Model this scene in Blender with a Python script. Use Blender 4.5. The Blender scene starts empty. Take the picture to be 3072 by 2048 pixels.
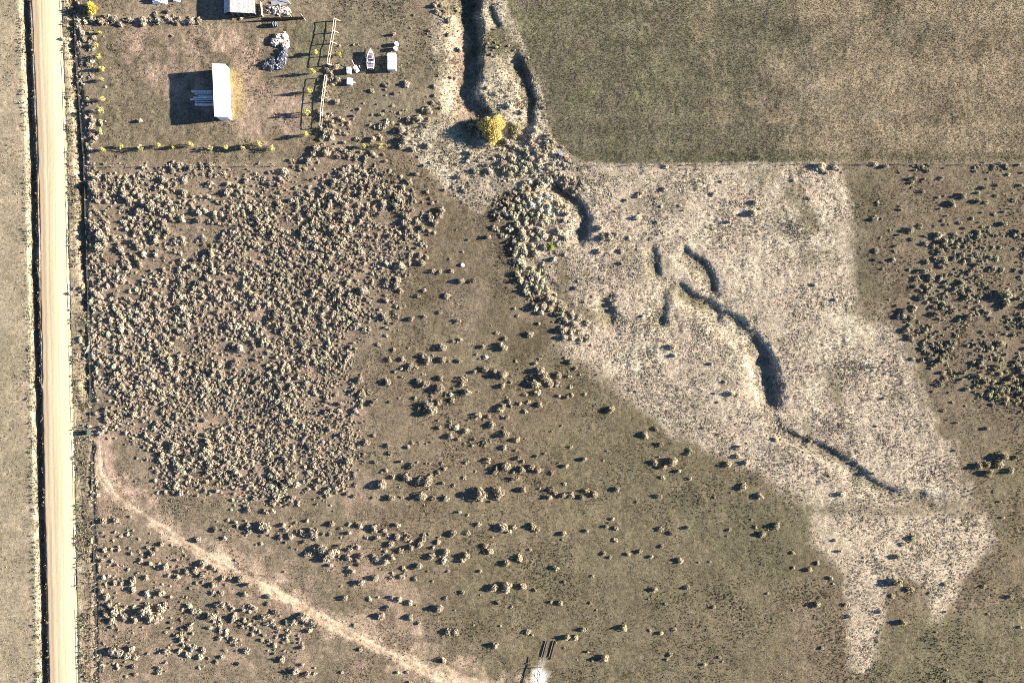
import bpy, math, random
import numpy as np
from mathutils import Vector, Matrix

# ------------------------------------------------------------------ scene, camera, light
C = bpy.context.scene
COL = C.collection
S = 12.0                      # photo pixels (3072 wide) per metre on the ground
CAMH = 176.0                  # height of the drone
R = math.radians

cam_d = bpy.data.cameras.new('camera'); cam = bpy.data.objects.new('camera', cam_d); COL.objects.link(cam)
cam.location = (0, 0, CAMH); cam.rotation_euler = (0, 0, 0)
cam_d.sensor_width = 36.0; cam_d.sensor_fit = 'HORIZONTAL'
cam_d.lens = 36.0 * CAMH / 256.0
cam_d.clip_start = 1.0; cam_d.clip_end = 20000.0
C.camera = cam

SUN_ELEV = R(15.0)
SUN_DIR = Vector((math.cos(SUN_ELEV) * 0.995, math.cos(SUN_ELEV) * 0.098, math.sin(SUN_ELEV))).normalized()
world = bpy.data.worlds.new('World'); C.world = world; world.use_nodes = True
wn = world.node_tree.nodes; wl = world.node_tree.links; wn.clear()
w_out = wn.new('ShaderNodeOutputWorld'); w_bg = wn.new('ShaderNodeBackground'); w_sky = wn.new('ShaderNodeTexSky')
w_sky.sky_type = 'NISHITA'; w_sky.sun_disc = False
w_sky.sun_elevation = SUN_ELEV
w_sky.altitude = 1600; w_sky.air_density = 0.8; w_sky.dust_density = 0.2; w_sky.ozone_density = 3.0
w_sky.sun_rotation = math.atan2(SUN_DIR.x, SUN_DIR.y)
w_bg.inputs['Strength'].default_value = 0.05
wl.new(w_sky.outputs[0], w_bg.inputs[0]); wl.new(w_bg.outputs[0], w_out.inputs[0])
sun_d = bpy.data.lights.new('sun', 'SUN'); sun_d.energy = 5.0; sun_d.angle = R(0.5); sun_d.color = (1.0, 0.925, 0.80)
sun = bpy.data.objects.new('sun', sun_d); COL.objects.link(sun)
sun.rotation_euler = (-SUN_DIR).to_track_quat('-Z', 'Y').to_euler()
sun.location = (60, 6, 60)
C.view_settings.view_transform = 'Standard'; C.view_settings.look = 'None'
C.view_settings.gamma = 1.0; C.view_settings.use_curve_mapping = False
C.view_settings.exposure = 2.4
C.cycles.filter_width = 1.0
C.cycles.max_bounces = 4; C.cycles.diffuse_bounces = 2; C.cycles.transparent_max_bounces = 4
C.cycles.use_denoising = False

# ------------------------------------------------------------------ helpers
rng = np.random.default_rng(20240611)
rnd = random.Random(77)


def P(px, py, z=0.0):
    """photo pixel (3072 x 2048) -> place on the ground plane (or at height z)"""
    k = (CAMH - z) / CAMH
    return ((px - 1536.0) / S * k, (1024.0 - py) / S * k, z)


def T(c, r, tx, ty):
    return (768 * c + tx * 768 / 2352.0, 512 * r + ty * 512 / 1568.0)


_tab = rng.random((512, 512)).astype(np.float32) * 2 - 1


def vn(x, y, s, seed=0):
    """smooth value noise, -1..1, feature size s metres"""
    u = np.asarray(x) / s + seed * 37.31 + 1000; v = np.asarray(y) / s + seed * 71.77 + 1000
    i = np.floor(u).astype(int); j = np.floor(v).astype(int)
    f = u - i; g = v - j
    f = f * f * (3 - 2 * f); g = g * g * (3 - 2 * g)
    a = _tab[i % 512, j % 512]; b = _tab[(i + 1) % 512, j % 512]
    c = _tab[i % 512, (j + 1) % 512]; d = _tab[(i + 1) % 512, (j + 1) % 512]
    return (a * (1 - f) + b * f) * (1 - g) + (c * (1 - f) + d * f) * g


def fbm(x, y, s, seed=0, o=4, gain=0.55):
    t = 0; a = 1; n = 0
    for k in range(o):
        t = t + a * vn(x, y, s / 2 ** k, seed + k * 5); n += a; a *= gain
    return t / n * 1.6


def inpoly(x, y, poly):
    r = np.zeros(x.shape, bool); n = len(poly)
    for k in range(n):
        x0, y0 = poly[k]; x1, y1 = poly[(k + 1) % n]
        if y0 == y1: continue
        c = ((y0 > y) != (y1 > y)) & (x < (x1 - x0) * (y - y0) / (y1 - y0) + x0)
        r ^= c
    return r


def polydist(x, y, line):
    """distance to a polyline and signed side (positive = to the east of it), in metres; also the run 0..1"""
    best = np.full(x.shape, 1e9, np.float32); sg = np.zeros(x.shape, np.float32); run = np.zeros(x.shape, np.float32)
    L = [0]
    for k in range(len(line) - 1): L.append(L[-1] + math.dist(line[k], line[k + 1]))
    for k in range(len(line) - 1):
        x0, y0 = line[k]; x1, y1 = line[k + 1]
        dx, dy = x1 - x0, y1 - y0; ll = dx * dx + dy * dy
        t = np.clip(((x - x0) * dx + (y - y0) * dy) / ll, 0, 1)
        qx = x - (x0 + t * dx); qy = y - (y0 + t * dy)
        d = np.sqrt(qx * qx + qy * qy)
        m = d < best
        best = np.where(m, d, best); sg = np.where(m, np.sign(qy * dx - qx * dy), sg)
        run = np.where(m, (L[k] + t * math.sqrt(ll)) / L[-1], run)
    return best, sg, run


def wp(pts):
    return [P(a, b)[:2] for a, b in pts]


class MB:
    """collects shapes for ONE mesh"""
    def __init__(s): s.v = []; s.f = []
    def add(s, vs, fs):
        n = len(s.v); s.v += [tuple(p) for p in vs]; s.f += [tuple(i + n for i in q) for q in fs]; return s
    def box(s, c, d, rz=0.0, tilt=(0, 0)):
        hx, hy, hz = d[0] / 2, d[1] / 2, d[2] / 2
        M = Matrix.Translation(c) @ Matrix.Rotation(rz, 4, 'Z') @ Matrix.Rotation(tilt[0], 4, 'X') @ Matrix.Rotation(tilt[1], 4, 'Y')
        vs = [M @ Vector((sx * hx, sy * hy, sz * hz)) for sz in (-1, 1) for sx, sy in ((-1, -1), (1, -1), (1, 1), (-1, 1))]
        return s.add(vs, [(3, 2, 1, 0), (4, 5, 6, 7), (0, 1, 5, 4), (1, 2, 6, 5), (2, 3, 7, 6), (3, 0, 4, 7)])
    def tube(s, a, b, r0, r1=None, n=7):
        r1 = r0 if r1 is None else r1
        a = Vector(a); b = Vector(b); d = (b - a).normalized()
        u = d.orthogonal().normalized(); w = d.cross(u)
        vs = []
        for p, r in ((a, r0), (b, r1)):
            for k in range(n):
                t = 2 * math.pi * k / n
                vs.append(p + u * (r * math.cos(t)) + w * (r * math.sin(t)))
        fs = [(k, (k + 1) % n, n + (k + 1) % n, n + k) for k in range(n)]
        fs += [tuple(range(n - 1, -1, -1)), tuple(range(n, 2 * n))]
        return s.add(vs, fs)
    def lathe(s, c, prof, n=12, axis='Z'):
        vs = []; m = len(prof)
        for r, z in prof:
            for k in range(n):
                t = 2 * math.pi * k / n
                p = (r * math.cos(t), r * math.sin(t), z)
                if axis == 'Y': p = (p[0], p[2], p[1])
                if axis == 'X': p = (p[2], p[0], p[1])
                vs.append((c[0] + p[0], c[1] + p[1], c[2] + p[2]))
        fs = [(a * n + k, a * n + (k + 1) % n, (a + 1) * n + (k + 1) % n, (a + 1) * n + k) for a in range(m - 1) for k in range(n)]
        fs += [tuple(range(n - 1, -1, -1)), tuple(range((m - 1) * n, m * n))]
        return s.add(vs, fs)
    def mesh(s, name, mat, smooth=False):
        me = bpy.data.meshes.new(name); me.from_pydata(s.v, [], s.f); me.update()
        if mat: me.materials.append(mat)
        if smooth: me.polygons.foreach_set('use_smooth', [True] * len(me.polygons))
        return me
    def build(s, name, mat, parent=None, smooth=False, loc=None):
        o = bpy.data.objects.new(name, s.mesh(name, mat, smooth)); COL.objects.link(o)
        if parent: o.parent = parent
        if loc: o.location = loc
        return o


def tag(o, label=None, cat=None, group=None, kind=None):
    if label: o['label'] = label
    if cat: o['category'] = cat
    if group: o['group'] = group
    if kind: o['kind'] = kind
    return o


def thing(name, label, cat, loc=(0, 0, 0), rz=0.0, group=None):
    o = bpy.data.objects.new(name, None); COL.objects.link(o)
    o.empty_display_size = 0.3
    o.location = loc; o.rotation_euler = (0, 0, rz)
    return tag(o, label, cat, group)


def put(name, mesh, parent=None, loc=(0, 0, 0), rot=(0, 0, 0), sc=(1, 1, 1)):
    o = bpy.data.objects.new(name, mesh); COL.objects.link(o)
    if parent: o.parent = parent
    o.location = loc; o.rotation_euler = rot; o.scale = sc
    return o


# ------------------------------------------------------------------ materials
def new_mat(name):
    m = bpy.data.materials.new(name); m.use_nodes = True
    nt = m.node_tree; b = nt.nodes['Principled BSDF']
    return m, nt, b


def noise(nt, scale, detail=3, rough=0.6, co='Object'):
    tc = nt.nodes.new('ShaderNodeTexCoord'); n = nt.nodes.new('ShaderNodeTexNoise')
    n.inputs['Scale'].default_value = scale; n.inputs['Detail'].default_value = detail; n.inputs['Roughness'].default_value = rough
    nt.links.new(tc.outputs[co], n.inputs['Vector']); return n


def ramp(nt, src, lo, hi, a, b):
    r = nt.nodes.new('ShaderNodeValToRGB'); e = r.color_ramp.elements
    e[0].position = lo; e[1].position = hi; e[0].color = (*a, 1); e[1].color = (*b, 1)
    nt.links.new(src, r.inputs[0]); return r


def simple(name, a, b=None, scale=3.0, rough=0.8, metal=0.0, bump=0.0, lo=0.35, hi=0.65):
    m, nt, bs = new_mat(name)
    n = noise(nt, scale, 4)
    b = b or tuple(x * 0.75 for x in a)
    r = ramp(nt, n.outputs[0], lo, hi, b, a)
    nt.links.new(r.outputs[0], bs.inputs['Base Color'])
    bs.inputs['Roughness'].default_value = rough; bs.inputs['Metallic'].default_value = metal
    bs.inputs['Specular IOR Level'].default_value = 0.25
    if bump:
        n2 = noise(nt, scale * 6, 3); bp = nt.nodes.new('ShaderNodeBump')
        bp.inputs['Strength'].default_value = bump; bp.inputs['Distance'].default_value = 0.05
        nt.links.new(n2.outputs[0], bp.inputs['Height']); nt.links.new(bp.outputs[0], bs.inputs['Normal'])
    return m


def ground_mat():
    m, nt, bs = new_mat('soil_and_turf')
    at = nt.nodes.new('ShaderNodeAttribute'); at.attribute_name = 'soil'
    n1 = noise(nt, 1.1, 5, 0.7); n2 = noise(nt, 4.2, 3, 0.7)
    r1 = ramp(nt, n1.outputs[0], 0.3, 0.72, (0.58, 0.58, 0.58), (1.44, 1.40, 1.34))
    r2 = ramp(nt, n2.outputs[0], 0.3, 0.7, (0.5, 0.5, 0.5), (1.55, 1.52, 1.47))
    a = nt.nodes.new('ShaderNodeMixRGB'); a.blend_type = 'MULTIPLY'; a.inputs[0].default_value = 1
    b = nt.nodes.new('ShaderNodeMixRGB'); b.blend_type = 'MULTIPLY'; b.inputs[0].default_value = 1
    nt.links.new(at.outputs['Color'], a.inputs[1]); nt.links.new(r1.outputs[0], a.inputs[2])
    nt.links.new(a.outputs[0], b.inputs[1]); nt.links.new(r2.outputs[0], b.inputs[2])
    nt.links.new(b.outputs[0], bs.inputs['Base Color'])
    bs.inputs['Roughness'].default_value = 1.0; bs.inputs['Specular IOR Level'].default_value = 0.0
    n3 = noise(nt, 3.0, 4, 0.75)
    at2 = nt.nodes.new('ShaderNodeAttribute'); at2.attribute_name = 'relief'
    bp = nt.nodes.new('ShaderNodeBump'); bp.inputs['Distance'].default_value = 0.16
    nt.links.new(at2.outputs['Fac'], bp.inputs['Strength'])
    nt.links.new(n3.outputs[0], bp.inputs['Height']); nt.links.new(bp.outputs[0], bs.inputs['Normal'])
    return m


def leaf_mat(name, base=None, instanced=True, var=0.25, trans=0.5):
    m, nt, bs = new_mat(name)
    if instanced:
        at = nt.nodes.new('ShaderNodeAttribute'); at.attribute_type = 'INSTANCER'; at.attribute_name = 'tint'; col = at.outputs['Color']
    else:
        oi = nt.nodes.new('ShaderNodeObjectInfo'); col = oi.outputs['Color']
    n = noise(nt, 2.3, 2)
    r = ramp(nt, n.outputs[0], 0.3, 0.7, (1 - var,) * 3, (1 + var,) * 3)
    a = nt.nodes.new('ShaderNodeMixRGB'); a.blend_type = 'MULTIPLY'; a.inputs[0].default_value = 1
    nt.links.new(col, a.inputs[1]); nt.links.new(r.outputs[0], a.inputs[2])
    nt.links.new(a.outputs[0], bs.inputs['Base Color'])
    bs.inputs['Roughness'].default_value = 0.9; bs.inputs['Specular IOR Level'].default_value = 0.05
    tr = nt.nodes.new('ShaderNodeBsdfTranslucent'); mx = nt.nodes.new('ShaderNodeMixShader'); mx.inputs[0].default_value = trans
    nt.links.new(a.outputs[0], tr.inputs['Color'])
    nt.links.new(bs.outputs[0], mx.inputs[1]); nt.links.new(tr.outputs[0], mx.inputs[2])
    nt.links.new(mx.outputs[0], nt.nodes['Material Output'].inputs['Surface'])
    return m


M_GROUND = ground_mat()
M_TUFT = leaf_mat('grass_blades')
M_SAGE_I = leaf_mat('sage_leaves_massed')
M_SAGE = leaf_mat('sage_leaves', instanced=False)
M_BARK = simple('bark', (0.16, 0.12, 0.08), (0.08, 0.06, 0.04), 8)

# ------------------------------------------------------------------ terrain: outlines read off the photograph (3072 x 2048 pixels)
ROAD_L = [(93, -160), (95, 0), (113, 400), (119, 600), (126, 1024), (135, 1500), (149, 2048), (153, 2220)]
ROAD_R = [(179, -160), (183, 0), (199, 500), (211, 1024), (225, 1536), (234, 2048), (237, 2220)]
DITCH_W = [(70, -160), (75, 0), (84, 256), (95, 512), (106, 1024), (120, 1536), (131, 2048), (134, 2220)]
DITCH_E1 = [(212, -160), (216, 0), (222, 200), (243, 480), (252, 760), (264, 1024), (268, 1240)]
DITCH_E2 = [(272, 1340), (277, 1560), (284, 1800), (287, 2048), (289, 2220)]
PASTURE = [(1520, -300), (1525, 0), (1537, 50), (1560, 105), (1595, 175), (1615, 230), (1632, 300), (1645, 370), (1665, 420),
           (1700, 455), (1750, 480), (1800, 490), (2000, 492), (2300, 486), (3072, 488), (3400, 488), (3400, -300)]
MEADOW = [(1640, 470), (1800, 494), (2530, 488), (2540, 560), (2590, 660), (2575, 760), (2560, 830), (2590, 930), (2650, 980), (2720, 1000),
          (2740, 1090), (2790, 1200), (2810, 1290), (2840, 1330), (2860, 1430), (2920, 1505), (2700, 1512), (2460, 1512), (2400, 1480), (2360, 1440),
          (2290, 1400), (2180, 1370), (2080, 1340), (1990, 1290), (1900, 1210), (1840, 1150), (1830, 1120), (1760, 1100), (1690, 1050), (1670, 1015),
          (1730, 985), (1700, 960), (1640, 900), (1600, 830), (1570, 760), (1560, 690), (1500, 660), (1560, 600), (1640, 560)]
PATCH = [(2440, 1530), (2960, 1540), (2985, 1610), (2930, 1700), (2880, 1760), (2850, 1830), (2810, 1880), (2790, 1860), (2800, 1790), (2750, 1740),
         (2700, 1740), (2650, 1800), (2640, 1900), (2645, 1960), (2600, 2000), (2580, 2020), (2545, 1980), (2550, 1860), (2530, 1720), (2460, 1650), (2415, 1610)]
CREEKVEG = [(1310, -200), (1520, -200), (1530, 40), (1590, 175), (1632, 310), (1660, 425), (1720, 475), (1650, 520), (1560, 560), (1560, 640), (1470, 640),
            (1380, 620), (1330, 560), (1230, 440), (1200, 420), (1250, 380), (1330, 360), (1310, 220), (1295, 120)]
SAGE_A = [(268, 505), (700, 498), (900, 480), (1010, 440), (1180, 500), (1260, 560), (1300, 660), (1250, 780), (1200, 880), (1130, 1010), (1085, 1040), (1085, 1260),
          (1050, 1370), (1030, 1480), (620, 1500), (480, 1450), (470, 1380), (400, 1330), (310, 1280), (270, 1260), (262, 900)]
SAGE_A_CORE = [(600, 620), (900, 560), (1150, 560), (1170, 760), (1100, 900), (1080, 1010), (1085, 1260), (1040, 1470), (600, 1480), (480, 1400), (450, 1250),
               (300, 1200), (290, 900), (400, 850), (560, 800)]
SAGE_OPEN = [(560, 600), (680, 560), (700, 700), (560, 800), (480, 830), (380, 900), (330, 860), (440, 760)]
SAGE_R = [(2780, 730), (2860, 690), (3000, 700), (3200, 680), (3200, 1220), (3000, 1210), (2900, 1160), (2780, 1120), (2740, 1030), (2700, 960), (2760, 900), (2730, 820)]
SAGE_R2 = [(2560, 495), (3200, 495), (3200, 1350), (2860, 1320), (2790, 1200), (2740, 1000), (2600, 930), (2590, 660)]
SAGE_B = [(285, 1540), (440, 1600), (600, 1690), (760, 1790), (940, 1870), (900, 1960), (640, 1980), (420, 2040), (290, 2010)]
SAGE_C = [(600, 1550), (1100, 1560), (1300, 1600), (1400, 1680), (1280, 1760), (1040, 1740), (900, 1660), (680, 1620)]
SAGE_D = [(1150, 1030), (1560, 1040), (1740, 1090), (1700, 1180), (1540, 1230), (1600, 1340), (1560, 1500), (1120, 1500), (1160, 1380), (1340, 1280), (1200, 1180)]
BELT = [(1520, 400), (1660, 430), (1710, 470), (1740, 560), (1700, 700), (1650, 790), (1630, 860), (1720, 950), (1790, 1010), (1740, 1040), (1640, 960), (1570, 880), (1530, 760), (1500, 690), (1470, 640), (1540, 560), (1500, 470)]
YARD = [(282, 72), (600, 74), (640, 62), (860, 60), (1000, 66), (985, 200), (960, 390), (900, 470), (700, 488), (280, 488)]
YARD_PINK = [(380, 80), (600, 75), (800, 110), (780, 230), (860, 260), (930, 300), (900, 380), (820, 440), (720, 400), (500, 300), (460, 240), (330, 220)]
TRACK = [(292, 1290), (300, 1420), (350, 1490), (430, 1545), (540, 1615), (650, 1680), (770, 1745), (905, 1815), (1000, 1868), (1110, 1930), (1230, 1985), (1340, 2030), (1420, 2060), (1560, 2130)]
FIELD_W = [(-300, -300), (48, -300), (54, 0), (68, 300), (78, 560), (90, 1024), (100, 1536), (112, 2048), (116, 2400), (-300, 2400)]

CREEK = [  # polyline through the shaded floor, half width m, depth m, width of the sunny bank relative to the steep one
    ([(1405, -160), (1408, 0), (1424, 150), (1414, 230), (1408, 290), (1440, 325), (1480, 352)], 3.4, 1.75, 2.6),
    ([(1466, 10), (1482, 50), (1502, 85)], 1.1, 0.5, 3.0),
    ([(1530, 140), (1548, 180), (1576, 228), (1592, 265), (1598, 310), (1592, 360), (1568, 405), (1556, 440)], 1.5, 0.85, 3.0),
    ([(1650, 540), (1664, 560), (1712, 588), (1746, 622), (1762, 659), (1752, 708), (1740, 746)], 1.7, 0.9, 2.8),
    ([(1962, 735), (1966, 790), (1985, 832)], 1.2, 0.42, 3.4),
    ([(2042, 735), (2052, 747), (2078, 773), (2108, 799), (2132, 838), (2144, 868), (2140, 895)], 1.7, 0.62, 3.2),
    ([(1985, 832), (2044, 868), (2086, 893), (2128, 920), (2176, 950), (2230, 979), (2256, 1012), (2276, 1034), (2302, 1090), (2308, 1140), (2312, 1200), (2312, 1240)], 1.9, 0.72, 3.2),
    ([(2290, 1060), (2318, 1130), (2326, 1200), (2322, 1236)], 2.6, 0.6, 2.4),
    ([(2312, 1240), (2336, 1285), (2400, 1318), (2480, 1350), (2535, 1386), (2570, 1416), (2610, 1442), (2692, 1481), (2843, 1494)], 1.4, 0.55, 3.4),
    ([(1818, 870), (1818, 920), (1842, 953), (1876, 978)], 1.5, 0.55, 3.2),
    ([(1982, 862), (1985, 920), (1984, 985)], 1.7, 0.5, 3.2),
    ([(1590, 660), (1600, 780), (1680, 880)], 1.2, 0.25, 3.0),
]

STEP = 0.4
core_x = np.arange(-140, 140 + STEP / 2, STEP); core_y = np.arange(-96, 96 + STEP / 2, STEP)
ext = np.array([8, 20, 40, 80, 160, 400, 1000, 2500, 6000.0])
gx = np.concatenate([-140 - ext[::-1], core_x, 140 + ext]); gy = np.concatenate([-96 - ext[::-1], core_y, 96 + ext])
X, Y = np.meshgrid(gx, gy, indexing='ij')
PX = X * S + 1536; PY = 1024 - Y * S
NX, NY = X.shape


def mask(poly, warp=1.2, seed=1, soft=4, ws=6.0):
    """0..1 share of ragged-edged polygon (pixel outline) at each grid point"""
    xs = [p[0] for p in poly]; ys = [p[1] for p in poly]
    pad = warp * S * 1.5 + 12
    sel = (PX > min(xs) - pad) & (PX < max(xs) + pad) & (PY > min(ys) - pad) & (PY < max(ys) + pad)
    out = np.zeros(X.shape, np.float32)
    x = X[sel]; y = Y[sel]; acc = np.zeros(x.shape, np.float32)
    for k in range(soft):
        dx = fbm(x, y, ws, seed + 11 * k, 4, 0.7) * warp * S; dy = fbm(x, y, ws, seed + 11 * k + 53, 4, 0.7) * warp * S
        if warp > 1.5: dx = dx + fbm(x, y, 2.2, seed + k * 3 + 7, 2) * S * .8; dy = dy + fbm(x, y, 2.2, seed + k * 3 + 9, 2) * S * .8
        acc += inpoly(x * S + 1536 + dx, 1024 - y * S + dy, poly)
    out[sel] = acc / soft
    return out


def line_near(line, r):
    xs = [p[0] for p in line]; ys = [p[1] for p in line]
    return (X > min(xs) - r) & (X < max(xs) + r) & (Y > min(ys) - r) & (Y < max(ys) + r)


Z = (fbm(X, Y, 30, 3, 3) * 0.10 + fbm(X, Y, 2.6, 4, 3) * 0.035).astype(np.float32)
MK = {}
MK['pasture'] = mask(PASTURE, 0.45, 2, 2, 3)
MK['field_w'] = mask(FIELD_W, 0.4, 3, 2, 3)
MK['meadow'] = mask(MEADOW, 4.2, 4, 6, 14)
MK['patch'] = mask(PATCH, 2.2, 5, 5, 7)
MK['creekveg'] = mask(CREEKVEG, 2.2, 6, 4, 6)
MK['sage'] = mask(SAGE_A, 4.5, 7, 6, 14)
MK['core'] = mask(SAGE_A_CORE, 5.0, 8, 6, 14)
MK['open'] = mask(SAGE_OPEN, 2.5, 9, 5, 8)
MK['sage_r'] = mask(SAGE_R, 2.5, 10, 5, 8)
MK['sage_r2'] = mask(SAGE_R2, 1.8, 11, 4, 8)
MK['sage_b'] = mask(SAGE_B, 2, 12, 5, 8)
MK['sage_c'] = mask(SAGE_C, 2, 13, 5, 8)
MK['sage_d'] = mask(SAGE_D, 2, 14, 5, 8)
MK['belt'] = mask(BELT, 2.0, 18, 4, 6)
MK['yard'] = mask(YARD, 1.0, 15, 4, 5)
MK['pink'] = mask(YARD_PINK, 3.0, 16, 6, 8)

# ditches and creek channels
creek_m = np.zeros(X.shape, np.float32); creek_floor = np.zeros(X.shape, np.float32)
wob = fbm(X, Y, 4.5, 21, 3) * 0.6 + fbm(X, Y, 1.6, 22, 2) * 0.35
wvar = 1 + .2 * fbm(X, Y, 9, 23, 3); dvar = np.clip(1.05 + .45 * fbm(X, Y, 6, 24, 3), .45, 1.3)
for line, w, d, fl in CREEK:
    ln = wp(line); sel = line_near(ln, w * 3.6)
    dist, sg, run = polydist(X[sel], Y[sel], ln)
    sd = (np.where(sg == 0, 1, sg) * dist + wob[sel] * min(1.0, w / 1.8)) * wvar[sel]; sg = np.sign(sd); dist = np.abs(sd)
    ends = np.clip(np.minimum(run / 0.12, (1 - run) / 0.12), 0, 1) * (dvar[sel] if d < 1.5 else 1)
    t = np.clip((dist / w - 0.1) / (0.75 if d > 1.5 else 1.1), 0, 1)
    prof = 1 - t * t * (3 - 2 * t)
    # the bank towards the sun is cut steeper than the other one
    t2 = np.clip((dist / (w * fl) - 0.0) / 1.0, 0, 1); prof_w = 1 - t2 * t2 * (3 - 2 * t2)
    pr = np.where(sg > 0, prof, prof_w) * ends
    Z[sel] = np.minimum(Z[sel], Z[sel] - d * pr)
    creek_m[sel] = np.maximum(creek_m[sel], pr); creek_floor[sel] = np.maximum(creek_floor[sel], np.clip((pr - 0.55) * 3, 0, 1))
MK['creek'] = creek_m
ditch_m = np.zeros(X.shape, np.float32)
for line, w, d in ((DITCH_W, 1.5, 1.0), (DITCH_E1, 1.9, 0.95), (DITCH_E2, 0.9, 0.42)):
    ln = wp(line); sel = line_near(ln, w * 3)
    dist, sg, run = polydist(X[sel], Y[sel], ln)
    dist = np.abs(np.where(sg == 0, 1, sg) * dist + wob[sel] * (0.28 if line is DITCH_W else .6))
    amp = 1.0 if line is DITCH_W else np.clip(0.75 + 0.6 * vn(X[sel], Y[sel], 7, 33), .1, 1.3)
    t = np.clip(dist / w, 0, 1); pr = 1 - t * t * (3 - 2 * t)
    Z[sel] -= d * amp * pr; ditch_m[sel] = np.maximum(ditch_m[sel], pr)
MK['ditch'] = ditch_m
# road bed: the ground dips under the road sheet, its shoulders rise to meet it
rl = np.interp(PY, [p[1] for p in ROAD_L], [p[0] for p in ROAD_L]); rr = np.interp(PY, [p[1] for p in ROAD_R], [p[0] for p in ROAD_R])
u_road = (PX - rl) / (rr - rl)
in_r = np.clip(np.minimum(u_road, 1 - u_road) / 0.04 + 0.5, 0, 1)
MK['road'] = ((u_road > -0.02) & (u_road < 1.02)).astype(np.float32)
sh = np.clip(1 - np.maximum(-(PX - rl), PX - rr) / 8.0, 0, 1)
Z += 0.05 * np.clip(sh, 0, 1) * (1 - in_r)
Z = Z * (1 - in_r) - 0.25 * in_r
# two-track dirt way
tl = wp(TRACK); sel = line_near(tl, 6)
dist, sg, run = polydist(X[sel], Y[sel], tl)
trk = np.zeros(X.shape, np.float32); trk_w = np.zeros(X.shape, np.float32)
wid = np.interp(run, [0, 0.08, 0.2, 0.45, 0.6, 0.75, 1], [0.9, 0.9, 1.2, 2.0, 1.5, 2.3, 2.6])
nz = fbm(X[sel], Y[sel], 6, 61, 4, .7) * 1.5
trk[sel] = np.clip((wid + nz - dist) / 1.1, 0, 1) * np.clip(.8 + .5 * fbm((X[sel] + Y[sel] * .6) * 2, (Y[sel] - X[sel]) * .25, 1.2, 62, 3), .25, 1)
trk_w[sel] = np.clip((wid * 2.6 + nz * 2.5 - dist + 0.9 * sg) / 2.0, 0, 1)
rut = np.zeros(X.shape, np.float32)
rut[sel] = np.exp(-((dist - 0.75) / 0.28) ** 2) * np.clip(trk[sel] + 0.3, 0, 1)
Z -= rut * 0.10
MK['track'] = trk
ynear = MK['yard']
rough = fbm(X, Y, 1.1, 71, 2)
Z += rough * (0.03 + 0.03 * MK['meadow'] + 0.025 * ynear + 0.03 * MK['creekveg']) * (1 - in_r) * (1 - 0.6 * MK['field_w']) * (1 - 0.7 * trk)
# pale heap at the lower edge
hx, hy, _ = P(1622, 2030)
hd = np.sqrt(((X - hx) / 2.2) ** 2 + ((Y - hy) / 3.3) ** 2)

# ------------------------------------------------------------------ what the soil and turf are made of (albedo)
col = np.zeros(X.shape + (3,), np.float32)
big = fbm(X, Y, 22, 81, 4); mid = fbm(X, Y, 7, 82, 4); sml = fbm(X, Y, 2.2, 83, 3)


def c3(*c): return np.array(c, np.float32)


def lay(c, m):
    global col
    m = np.clip(m, 0, 1)[..., None]
    col = col * (1 - m) + np.asarray(c, np.float32) * m


lay(c3(.140, .108, .066), np.ones(X.shape))                                       # olive brown turf
lay(c3(.122, .104, .057), np.clip(0.5 + big * 1.2 + mid * .5, 0, 1) * 0.75)          # greener
lay(c3(.150, .112, .078), np.clip(mid * 1.3 - .15, 0, 1) * .6)
pxs = 1 / (1 + np.exp(-(1100 - PX + mid * 120) / 130))
lay(c3(.185, .142, .096), pxs * 0.75)                                                # drier, browner ground to the left
lay(c3(.178, .134, .093), MK['sage'] * 0.85)
lay(c3(.235, .155, .108), MK['sage'] * np.clip(sml * .8 + mid * 1.1 - .25, 0, 1) * .8)
lower = np.clip((PY - 1440) / 60, 0, 1) * np.clip((1300 - PX + mid * 150) / 250, 0, 1)
lay(c3(.225, .155, .108), lower * np.clip(mid * 1.2 + sml * .6 + .12, 0, 1) * .85)
lay(c3(.138, .105, .070), MK['sage_r2'] * .85)
lay(c3(.105, .095, .055), MK['sage_r2'] * np.clip(mid * 1.4 + sml * .4, 0, 1) * .6)
lay(c3(.15, .118, .076), MK['yard'] * .95)
lay(c3(.120, .110, .065), MK['yard'] * np.clip(mid + .15, 0, 1) * .45)
lay(c3(.250, .172, .125), MK['pink'] * np.clip(.55 + mid * .9 + sml * .4, 0, 1))
lay(c3(.108, .100, .056), np.clip((PX - 840) / 60, 0, 1) * MK['yard'] * np.clip((260 - PY) / 60, 0, 1) * .8)
# land between the yard and the creek
lay(c3(.150, .125, .080), np.clip((PX - 1010) / 40, 0, 1) * np.clip((1320 - PX) / 60, 0, 1) * np.clip((470 - PY) / 60, 0, 1) * .8)
lay(c3(.16, .11, .08), np.clip((PX - 1010) / 40, 0, 1) * np.clip((1320 - PX) / 60, 0, 1) * np.clip((470 - PY) / 60, 0, 1) * np.clip(mid - .1, 0, 1))
lay(c3(.335, .272, .200), MK['meadow'] * .95)
lay(c3(.250, .175, .135), MK['meadow'] * np.clip(sml * .7 + mid * .7 - .35, 0, 1) * .7)
lay(c3(.40, .345, .245), MK['meadow'] * np.clip(fbm(X, Y, 10, 85, 4) * 1.3, 0, 1) * .8)
lay(c3(.185, .160, .100), MK['meadow'] * np.clip(-mid * 1.3 - .42, 0, 1) * .9)
lay(c3(.360, .290, .205), MK['patch'] * .95)
seam = np.clip(1 - np.abs(PY - 1532) / 22, 0, 1) * np.clip((PX - 2400) / 60, 0, 1) * np.clip((2960 - PX) / 60, 0, 1)
lay(c3(.190, .155, .105), seam * .8)
lay(c3(.380, .320, .225), MK['creekveg'] * np.clip(.75 + mid * .8, 0, 1))
lay(c3(.10, .09, .05), MK['creekveg'] * np.clip(-mid * 1.3 - .2, 0, 1))
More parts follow.
